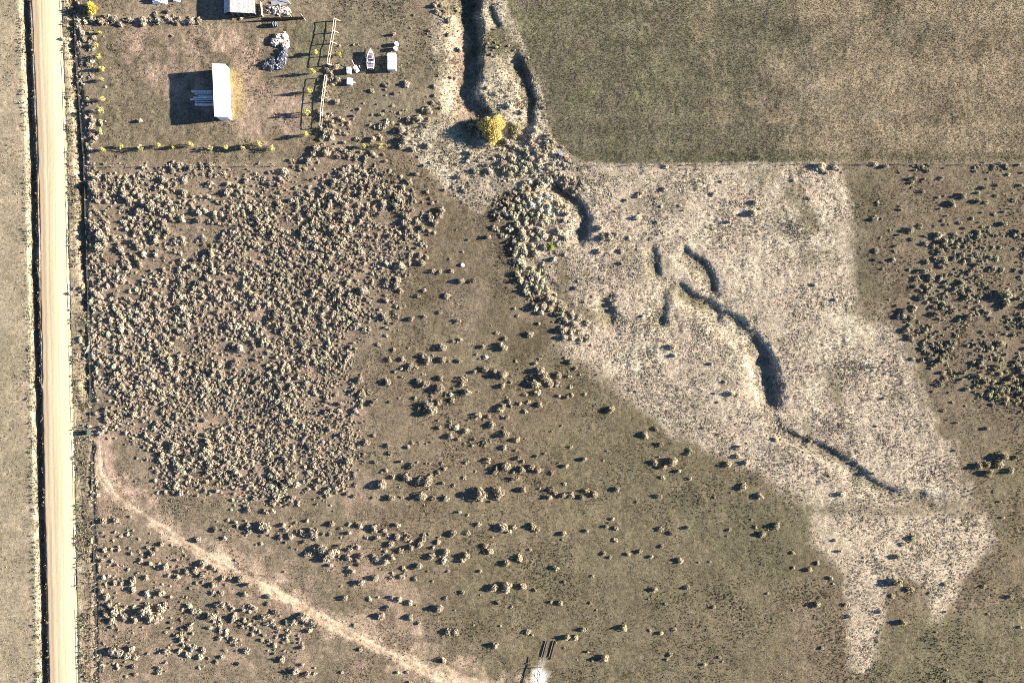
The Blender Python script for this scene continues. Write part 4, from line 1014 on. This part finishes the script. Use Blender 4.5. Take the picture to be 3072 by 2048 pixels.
# drum with white bands
t = thing('drum', 'black drum with white bands lying below the dark plank fence', 'drum', at(828, 76))
MB().lathe((0, 0, .55), [(.5, -.85), (.55, -.8), (.55, .8), (.5, .85)], 14, 'X').build('drum_body', M_BLACK, t, True)
for q in (-.45, .1, .55): MB().lathe((q, 0, .55), [(.565, -.06), (.575, 0), (.565, .06)], 14, 'X').build('band', M_WHITE, t)

# ---- tarpaulin heap at the top edge
def tarp(label, px, py, w, l, h):
    g = 14; vs = []
    for i in range(g + 1):
        for j in range(g + 1):
            u = i / g * 2 - 1; v = j / g * 2 - 1; e = max(0, 1 - abs(u) ** 3) * max(0, 1 - abs(v) ** 3)
            vs.append((u * w * (1 + .06 * float(_tab[i, j])), v * l * (1 + .06 * float(_tab[j, i + 30])), h * e ** .6 * (1 + .28 * float(_tab[i + 60, j])) - .05))
    fs = [(a * (g + 1) + b, (a + 1) * (g + 1) + b, (a + 1) * (g + 1) + b + 1, a * (g + 1) + b + 1) for a in range(g) for b in range(g)]
    o = MB().add(vs, fs).build('tarpaulin', M_WHITE, None, False, at(px, py)); tag(o, label, 'tarpaulin')


tarp('white tarpaulin over a heap at the top edge, left of the corrugated shed', 480, -4, 1.9, 1.5, 1.1)
tarp('smaller white tarpaulin heap right of the larger one at the top edge', 530, -2, .9, .8, .6)

# ---- boat on its trailer
bx, by, bz = at(1114, 183)
t = thing('boat', 'small white open motorboat with its bow pointing up the photo', 'boat', (bx, by, bz + .42))
st = [(-2.35, .80, .52), (-1.6, .90, .50), (-.6, .95, .50), (.5, .90, .54), (1.3, .70, .60), (1.9, .42, .68), (2.35, .14, .76), (2.5, .02, .80)]
vs = []; n = 7
for yv, hb, hz in st:
    vs += [(-hb, yv, hz), (-hb * .82, yv, hz * .45), (-hb * .3, yv, .05), (0, yv, 0 if yv < 1.5 else .2), (hb * .3, yv, .05), (hb * .82, yv, hz * .45), (hb, yv, hz)]
m = len(st)
fs = [(a * n + k, (a + 1) * n + k, (a + 1) * n + k + 1, a * n + k + 1) for a in range(m - 1) for k in range(n - 1)] + [tuple(range(n))]
MB().add(vs, fs).build('hull', M_WHITE, t, False)
vs = []
for yv, hb, hz in st: vs += [(-hb - .03, yv, hz + .02), (-max(.0, hb - .13), yv, hz + .03), (max(.0, hb - .13), yv, hz + .03), (hb + .03, yv, hz + .02)]
fs = []
for a in range(m - 1): fs += [(a * 4, a * 4 + 1, a * 4 + 5, a * 4 + 4), (a * 4 + 2, a * 4 + 3, a * 4 + 7, a * 4 + 6)]
MB().add(vs, fs).build('gunwale', M_WHITE, t)
MB().add([(-.66, 1.42, .63), (.66, 1.42, .63), (.42, 1.9, .71), (.13, 2.35, .79), (-.13, 2.35, .79), (-.42, 1.9, .71)], [(0, 1, 2, 3, 4, 5)]).build('bow_deck', M_WHITE, t)
MB().add([(-.75, -2.3, .24), (.75, -2.3, .24), (.86, -.6, .24), (.8, .5, .25), (.6, 1.3, .27), (-.6, 1.3, .27), (-.8, .5, .25), (-.86, -.6, .24)], [tuple(range(8))]).build('floor', M_GREY, t)
MB().box((0, .62, .42), (.95, .95, .3)).build('hatch_frame', M_WHITE, t)
MB().box((0, .62, .585), (.68, .7, .06)).build('hatch_cover', M_RED, t)
MB().box((-.35, -.75, .42), (.62, .55, .32)).build('seat', M_GREY, t)
MB().box((.38, -.75, .42), (.62, .55, .32)).build('seat', M_WHITE, t)
MB().box((0, -1.45, .40), (1.5, .4, .28)).build('bench', M_GREY, t)
MB().box((0, -2.05, .42), (1.5, .3, .3)).build('bench', M_WHITE, t)
MB().box((0, -.25, .62), (1.5, .04, .3), 0, (R(-30), 0)).build('windscreen', M_GLASS, t)
MB().box((.1, -2.52, .62), (.36, .42, .4)).box((.1, -2.62, .2), (.14, .2, .6)).build('outboard_motor', M_BLACK, t)
t = thing('boat_trailer', 'two-wheeled steel trailer underneath the white boat', 'trailer', (bx, by, bz))
mb = MB()
for sg_n in (-1, 1): mb.box((sg_n * .5, -.3, .40), (.08, 4.0, .1))
for q in (-1.8, -.5, 1.2): mb.box((0, q, .405), (1.1, .08, .08))
mb.box((0, 2.4, .40), (.09, 1.6, .09)); mb.build('frame', M_GREY, t)
for sg_n in (-1, 1):
    w = MB().lathe((sg_n * .82, -.7, .29), [(.2, -.09), (.3, -.07), (.3, .07), (.2, .09)], 14, 'X').build('wheel', M_BLACK, t)
    MB().lathe((sg_n * .82, -.7, .29), [(.12, -.1), (.16, -.095), (.16, .095), (.12, .1)], 10, 'X').build('rim', M_METAL, w)
# ---- white box trailer
bx, by, bz = at(1177.5, 191)
t = thing('camper_trailer', 'white box trailer with a seam across its roof, right of the boat', 'trailer', (bx, by, bz), R(.6))


def rounded_box(w, l, z0, z1, r=.14, bev=.12):
    out = []
    for z, ins in ((z0, 0), (z1 - bev, 0), (z1 - bev * .3, bev * .4), (z1, bev)):
        ring = []
        for cx_, cy_, a0 in ((1, 1, 0), (-1, 1, 90), (-1, -1, 180), (1, -1, 270)):
            for q in range(4):
                a_ = R(a0 + q * 30); ring.append((cx_ * (w / 2 - r) + (r - ins) * math.cos(a_) if r > ins else cx_ * (w / 2 - ins), cy_ * (l / 2 - r) + (r - ins) * math.sin(a_) if r > ins else cy_ * (l / 2 - ins), z))
        out.append(ring)
    n = 16; vs = [p for ring in out for p in ring]
    fs = [(a * n + k, a * n + (k + 1) % n, (a + 1) * n + (k + 1) % n, (a + 1) * n + k) for a in range(3) for k in range(n)]
    fs += [tuple(range(n - 1, -1, -1)), tuple(range(3 * n, 4 * n))]
    return vs, fs


vs, fs = rounded_box(2.08, 2.2, .42, 1.62); MB().add([(a, b + .93, c) for a, b, c in vs], fs).build('front_body', M_WHITE, t)
vs, fs = rounded_box(2.12, 1.85, .42, 1.58); MB().add([(a, b - 1.14, c) for a, b, c in vs], fs).build('rear_body', M_WHITE, t)
MB().box((0, -.19, 1.0), (1.95, .1, 1.1)).build('seam_strip', M_GREY, t)
MB().box((0, -2.14, .5), (1.9, .12, .14)).build('bumper', M_GREY, t)
for sg_n in (-1, 1):
    MB().box((sg_n * .8, -2.09, .8), (.16, .06, .2)).build('tail_light', M_LAMP, t)
    w = MB().lathe((sg_n * .93, -.6, .33), [(.22, -.1), (.33, -.08), (.33, .08), (.22, .1)], 14, 'X').build('wheel', M_BLACK, t)
    MB().lathe((sg_n * .93, -.6, .33), [(.12, -.11), (.17, -.105), (.17, .105), (.12, .11)], 10, 'X').build('rim', M_METAL, w)
MB().box((-1.32, 1.75, .95), (.42, .3, .3)).build('gas_box', M_WHITE, t)
mb = MB(); mb.box((-.3, 2.45, .4), (.07, 1.1, .07), R(-18)); mb.box((.3, 2.45, .4), (.07, 1.1, .07), R(18)); mb.build('drawbar', M_GREY, t)

# ---- white tanks, cart, barrels, stove
for px, py, w, l, h, lab, rot in ((1048.5, 215, 1.2, 1.55, 1.05, 'upper white plastic tank, between the rail fence and the boat', 2), (1050, 247, 1.35, 1.6, .9, 'lower white plastic tank with a side spout, below the other tank', -4)):
    t = thing('water_tank', lab, 'tank', at(px, py), R(rot), 'white plastic tanks')
    vs, fs = rounded_box(w, l, .0, h, .25, .16); MB().add(vs, fs).build('tank_body', M_WHITE, t)
    MB().lathe((0, 0, h), [(.2, -.02), (.2, .05), (.16, .07)], 12).build('lid', M_WHITE, t)
    for q in (.3, .55, .8):
        vs, fs = rounded_box(w + .05, l + .05, h * q - .04, h * q + .02, .27, .02); MB().add(vs, fs).build('rib', M_WHITE, t)
    if 'spout' in lab: MB().tube((w / 2, -.1, .35), (w / 2 + .75, -.15, .3), .2, .14, 8).build('spout', M_WHITE, t)
t = thing('utility_cart', 'small white cart with its drawbar tilted up, left of the boat', 'cart', at(1070, 210), R(28))
vs, fs = rounded_box(1.0, 1.75, .42, .82, .2, .1); MB().add(vs, fs).build('cart_body', M_WHITE, t)
MB().box((.1, -.55, .92), (.55, .45, .22)).build('cover', M_WHITE, t)
MB().tube((0, .85, .55), (.1, 2.3, 1.15), .09, .06).build('drawbar', M_PALEWOOD, t)
for sg_n in (-1, 1):
    w = MB().lathe((sg_n * .6, -.3, .27), [(.16, -.07), (.27, -.05), (.27, .05), (.16, .07)], 12, 'X').build('wheel', M_BLACK, t)
    MB().lathe((sg_n * .6, -.3, .27), [(.09, -.08), (.12, -.075), (.12, .075), (.09, .08)], 8, 'X').build('rim', M_WHITE, w)
o = MB().tube((0, 0, 0), (.05, .12, 1.6), .05, .04).build('pole', M_WHITE, None, False, at(1081, 206)); tag(o, 'thin white upright pole between the white cart and the boat', 'pole')
for px, py, lab in ((1190, 135, 'upper of two pale barrels standing above the white box trailer'), (1187, 149, 'lower of two pale barrels standing above the white box trailer')):
    t = thing('barrel', lab, 'barrel', at(px, py), 0, 'pale barrels')
    MB().lathe((0, 0, 0), [(.42, 0), (.5, .06), (.52, .4), (.55, .45), (.52, .5), (.5, .9), (.44, .96)], 14).build('barrel_body', simple('pale_pink_drum', (.72, .62, .60), (.6, .5, .48), 2, .6) if 'upper' in lab else bpy.data.materials['pale_pink_drum'], t, True)
    MB().lathe((0, 0, .95), [(.4, 0), (.4, .03)], 14).build('lid', M_WHITE, t)
    MB().lathe((.22, 0, .98), [(.06, 0), (.06, .04)], 8).build('bung', M_GREY, t)
t = thing('iron_stove', 'rusty pinkish iron stove standing above the two pale barrels', 'stove', at(1184, 105), R(15))
MB().box((0, 0, .45), (.75, .55, .5)).build('stove_body', M_PINK, t)
for a_, b_ in ((-.3, -.2), (.3, -.2), (-.3, .2), (.3, .2)): MB().box((a_, b_, .1), (.07, .07, .24)).build('leg', M_BLACK, t)
MB().tube((.2, 0, .7), (.2, 0, 1.05), .09).build('flue', M_RUST, t)

# ---- small things
t = thing('headgate', 'dark teal steel headgate panel standing beside the road at the track entrance', 'headgate', at(268.5, 1296))
MB().box((0, 0, .5), (.08, .95, 1.0)).build('gate_panel', M_TEAL, t)
for q in (-.52, .52): MB().box((0, q, .52), (.14, .08, 1.1)).build('post', M_TEAL, t)
MB().box((0, 0, 1.08), (.12, 1.12, .08)).build('crossbar', M_TEAL, t)
MB().tube((0, .1, 1.1), (0, .1, 1.35), .03).lathe((0, .1, 1.35), [(.16, 0), (.18, .02), (.16, .04)], 10).build('hand_wheel', M_TEAL, t)
t = thing('bucket', 'white and blue bucket at the pasture corner beside the creek', 'bucket', at(1680, 463))
MB().lathe((0, 0, 0), [(.30, 0), (.40, .7), (.36, .72)], 12).build('bucket_body', M_WHITE, t)
MB().lathe((0, 0, .5), [(.385, 0), (.40, .1)], 12).build('band', M_BLUE, t)
MB().lathe((0, 0, .71), [(.4, 0), (.4, .05), (.3, .06)], 12).build('lid', M_BLUE, t)
for px, py, r_, lab in ((1387, 795, .5, 'bright white boulder lying alone on the brown range left of the creek'), (1460, 1071, .45, 'pale rounded boulder among sagebrush in the centre of the photo'), (2508, 899, .45, 'pale boulder near the right side of the straw-coloured meadow')):
    me = bush = None
    g = random.Random(int(px)); vs = []; 
    mb = MB(); mb.lathe((0, 0, -.1), [(r_ * .85, 0), (r_ * 1.05, r_ * .3), (r_ * .9, r_ * .75), (r_ * .4, r_ * 1.05)], 9)
    mb.v = [(a * g.uniform(.82, 1.15), b * g.uniform(.82, 1.15), c * g.uniform(.9, 1.1)) for a, b, c in mb.v]
    tag(mb.build('boulder', M_PALESTONE if px > 1400 else M_WHITE, None, False, at(px, py)), lab, 'boulder')
# T-shaped pole and rails by the white heap
q = at(1586, 2000)
t = thing('fallen_pole', 'dark T-shaped pole lying on the grass above the white heap', 'pole', (q[0], q[1], q[2]))
pa = P(1592, 1968); pb = P(1571, 2050)
MB().tube((pa[0] - q[0], pa[1] - q[1], .16), (pb[0] - q[0], pb[1] - q[1], .14), .07, .09, 8).build('shaft', M_POLEWOOD, t)
pa = P(1575, 2004); pb = P(1628, 1997)
MB().tube((pa[0] - q[0], pa[1] - q[1], .34), (pb[0] - q[0], pb[1] - q[1], .30), .06, .06, 8).build('crossarm', M_POLEWOOD, t)
for f_ in (.1, .35, .65, .95):
    MB().lathe((pa[0] - q[0] + (pb[0] - pa[0]) * f_, pa[1] - q[1] + (pb[1] - pa[1]) * f_, .42), [(.05, 0), (.08, .06), (.05, .12)], 8).build('insulator', M_GREY, t)
for k, (x0, y0, x1, y1, w_) in enumerate(((1637, 1920, 1624, 1968, 'left'), (1641, 1922, 1629, 1969, 'second'), (1660, 1920, 1646, 1970, 'third'), (1666, 1920, 1651, 1976, 'right'))):
    q = at((x0 + x1) / 2, (y0 + y1) / 2); a_ = P(x0, y0); b_ = P(x1, y1)
    mb = MB(); ang = math.atan2(b_[1] - a_[1], b_[0] - a_[0]); mb.box((0, 0, .09), (math.dist(a_[:2], b_[:2]), .10, .22), ang)
    tag(mb.build('timber', M_WOOD if k % 2 == 0 else M_DARKWOOD, None, False, q), f'{w_}most of four long timbers lying side by side above the white heap' if w_ in ('left', 'right') else f'{w_} from the left of four long timbers lying above the white heap', 'timber', 'timbers above the white heap')
g_ = 22; vs = []
for i in range(g_ + 1):
    for j in range(g_ + 1):
        u = i / g_ * 2 - 1; v = j / g_ * 2 - 1; d_ = math.hypot(u, v)
        vs.append((u * 1.9, v * 2.9, .22 * max(0, 1 - d_ * (1 + .25 * float(_tab[i // 2, j // 2]))) - .06 + .05 * float(_tab[i, j + 90])))
tag(MB().add(vs, [(a * (g_ + 1) + b, (a + 1) * (g_ + 1) + b, (a + 1) * (g_ + 1) + b + 1, a * (g_ + 1) + b + 1) for a in range(g_) for b in range(g_)]).build('chalk_heap', M_CHALK, None, False, at(1620, 2030)),
    'low bright white heap on the grass at the lower edge', 'heap')


# ------------------------------------------------------------------ fences
def wire_fence(label, pts, step=5.0, h=1.15, wires=3):
    ln = [P(*p)[:2] for p in pts]; c = ln[0]; t = thing('wire_fence', label, 'fence', (c[0], c[1], 0))
    L = [0]
    for k in range(len(ln) - 1): L.append(L[-1] + math.dist(ln[k], ln[k + 1]))
    n = max(2, int(L[-1] / step)); ps = []
    for k in range(n + 1):
        d_ = L[-1] * k / n + (rnd.uniform(-.6, .6) if 0 < k < n else 0)
        ps.append((np.interp(d_, L, [p[0] for p in ln]), np.interp(d_, L, [p[1] for p in ln])))
    me = MB().tube((0, 0, -.2), (0, 0, h), .075, .065, 7).mesh('post', M_WOOD)
    zs = []
    for a, b in ps:
        z = zat(a, b); zs.append(z)
        put('post', me, t, (a - c[0], b - c[1], z), (rnd.uniform(-.06, .06), rnd.uniform(-.06, .06), 0), (1, 1, rnd.uniform(.9, 1.12)))
    for w in range(wires):
        mb = MB(); hz = h * (.35 + .28 * w)
        for k in range(n): mb.tube((ps[k][0] - c[0], ps[k][1] - c[1], zs[k] + hz), (ps[k + 1][0] - c[0], ps[k + 1][1] - c[1], zs[k + 1] + hz), .014, None, 4)
        mb.build('wire', M_WIRE, t)
    return t


wire_fence('wire fence with wooden posts beside the road, upper stretch to the headgate', [(226, 40), (232, 200), (253, 480), (262, 760), (272, 1020), (274, 1280)])
wire_fence('wire fence with wooden posts beside the road, lower stretch below the headgate', [(277, 1318), (284, 1560), (290, 1800), (293, 2060)])
wire_fence('wire fence along the bottom of the yard above the dense sagebrush', [(262, 500), (600, 499), (905, 497)], 6)
wire_fence('short wire fence from the yard corner towards the creek', [(1000, 441), (1080, 441), (1160, 438)], 4)
wire_fence('wire fence along the bottom edge of the pasture', [(1790, 496), (2300, 492), (3090, 493)], 8)
wire_fence('wire fence along the top of the yard left of the corrugated shed', [(228, 62), (420, 66), (600, 72)], 6)
# rail fence right of the yard
RP = [(1007, 62), (1003, 98), (997, 131), (991, 168), (986, 197)]
RP2 = [(980, 232), (975, 268), (970, 305), (967, 342), (965, 384)]


def rail_fence(label, pts, braces):
    c = at(*pts[0]); t = thing('rail_fence', label, 'fence', c)
    Q = [at(*p) for p in pts]
    for k, q in enumerate(Q):
        MB().tube((q[0] - c[0], q[1] - c[1], q[2] - c[2] - .2), (q[0] - c[0], q[1] - c[1], q[2] - c[2] + 1.45), .12, .11, 8).build('post', M_PALEWOOD, t)
        if braces: MB().tube((q[0] - c[0], q[1] - c[1], q[2] - c[2] + 1.25), (q[0] - c[0] + 1.15, q[1] - c[1] - .1, q[2] - c[2] + .1), .08, .08, 6).build('brace', M_PALEWOOD, t)
    for k in range(len(Q) - 1):
        a, b = Q[k], Q[k + 1]
        for off, z in ((-.1, 1.38), (.22, .75)):
            MB().tube((a[0] - c[0] + off, a[1] - c[1], a[2] - c[2] + z), (b[0] - c[0] + off, b[1] - c[1], b[2] - c[2] + z), .06, .055, 6).build('rail', M_PALEWOOD, t)


rail_fence('pale wooden rail fence with side braces, upper part right of the yard', RP, True)
rail_fence('pale wooden rail fence half hidden by bushes, lower part right of the yard', RP2, False)

# ------------------------------------------------------------------ young trees, the roadside tree and the willow
CROWN = [bush_mesh('sapling_crown', 700 + k, 6, 16, .20, .9, M_SAGE) for k in range(4)]
TRUNK = MB().tube((0, 0, -.1), (.02, .01, 1.0), .05, .02, 6).mesh('sapling_trunk', M_BARK)
COLUMN = [(299, 97), (287, 134), (295, 168), (304, 204), (304, 238), (307, 296), (300, 328), (300, 389), (307, 447)]
ROWL = [(362, 438), (420, 443), (475, 434), (519, 440), (571, 432), (630, 445), (676, 441), (727, 443), (776, 431), (815, 442)]
RIGHT = [(946, 156), (938, 212), (928, 271), (920, 335), (917, 402)]
OUT = [(1018, 162), (1090, 437), (1141, 437)]
NTH = ['first', 'second', 'third', 'fourth', 'fifth', 'sixth', 'seventh', 'eighth', 'ninth', 'tenth']
HT = {299: 1.0, 302: 2.0, 475: 2.1, 571: 2.0, 776: 2.2, 938: 2.4, 928: 2.1, 920: 2.5, 917: 2.2, 946: 1.9, 295: 1.2, 307: 1.6, 727: 1.7, 420: 1.7}
sets = [(COLUMN, 'down the left side of the yard, counted from the top'), (ROWL, 'along the bottom of the yard, counted from the left'), (RIGHT, 'down the right side of the yard, counted from the top')]
k = 0
for pts, where in sets + [(OUT, '')]:
    for i, (px, py) in enumerate(pts):
        h = HT.get(px, rnd.uniform(1.2, 1.7)); 
        if (px, py) == (300, 328): h = 2.1
        x, y, z = at(px, py, h * .7)
        lab = f'{NTH[i]} young yellow tree {where}' if where else ['young yellow tree just outside the rail fence, left of the boat', 'left of two small yellow trees outside the yard corner', 'right of two small yellow trees outside the yard corner'][i]
        t = thing('sapling', lab, 'young tree', (x, y, z), rnd.uniform(0, 6.28), 'young yellow trees round the yard')
        put('trunk', TRUNK, t, (0, 0, 0), (0, 0, 0), (1, 1, h * .8))
        r = rnd.uniform(.60, .80) * (.85 + .1 * h)
        o = put('crown', CROWN[k % 4], t, (0, 0, h * .08), (0, 0, 0), (r * .95, r * .95, h * .85))
        o.color = (rnd.uniform(.48, .58), rnd.uniform(.46, .54), rnd.uniform(.12, .2), 1) if (px, py) not in ((300, 328), (630, 445), (304, 238), (420, 443)) else (.46, .42, .20, 1)
        k += 1


def willow_mesh(name, seed, n, w, h, mat):
    g = random.Random(seed); v = []; f = []
    for k in range(n):
        a = g.uniform(0, 6.28); rr_ = w * math.sqrt(g.random()); top = h * (1 - .55 * (rr_ / w) ** 2) * g.uniform(.75, 1.05)
        lump = 1 + .22 * math.sin(3 * a + seed) * (rr_ / w) + .12 * math.sin(7 * a)
        p = Vector((rr_ * lump * math.cos(a), rr_ * lump * math.sin(a), top * g.uniform(.45, 1)))
        out = Vector((math.cos(a) * rr_ / w * .9, math.sin(a) * rr_ / w * .9, 1.0)).normalized()
        out = (out + Vector((g.gauss(0, .3), g.gauss(0, .3), g.gauss(0, .2)))).normalized()
        sd = out.cross(Vector((g.gauss(0, 1), g.gauss(0, 1), g.gauss(0, .4)))).normalized()
        l = g.uniform(.25, .55); wd = g.uniform(.03, .075); b = len(v)
        v += [p - out * l - sd * wd * .5, p - out * l + sd * wd * .5, p + sd * wd, p + out * l * .8, p - sd * wd]
        f.append((b, b + 1, b + 2, b + 3, b + 4))
    me = bpy.data.meshes.new(name); me.from_pydata([tuple(q) for q in v], [], f); me.update(); me.materials.append(mat); return me


def willow(label, px, py, w, h, n, colr, name='willow', cat='willow', lx=1.0, ly=1.0):
    x, y, z = at(px, py, h * .6); t = thing(name, label, cat, (x, y, z))
    mb = MB()
    for k in range(9):
        a = k * 2 * math.pi / 9 + rnd.random() * .5; rr_ = w * rnd.uniform(.25, .75)
        mid_ = (rr_ * .4 * math.cos(a), rr_ * .4 * math.sin(a), h * .4); mb.tube((.12 * math.cos(a), .12 * math.sin(a), -.1), mid_, .07, .05, 6).tube(mid_, (rr_ * math.cos(a), rr_ * math.sin(a), h * .8), .05, .015, 5)
    mb.build('trunk', M_BARK, t)
    o = put('crown', willow_mesh('willow_crown', int(px), n, w, h, M_SAGE), t, (0, 0, 0), (0, 0, 0), (lx, ly, 1)); o.color = (*colr, 1)


willow('big yellow willow clump at the foot of the upper creek', 1476, 382, 3.0, 3.5, 4200, (.62, .52, .20), ly=1.1)
willow('pale cream shrub with a green middle, right of the yellow willow', 1546, 386, 1.6, 1.4, 900, (.46, .42, .26), 'cream_shrub', 'shrub', 1, 1.15)
willow('yellow roadside tree at the top left casting a shadow over the road', 272, 22, 1.05, 2.6, 700, (.60, .50, .10), 'roadside_tree', 'tree', .9, 1.35)
willow('bright green bush among the cream bushes beside the creek', 1651, 740, .95, .8, 300, (.30, .36, .08), 'green_bush', 'bush')
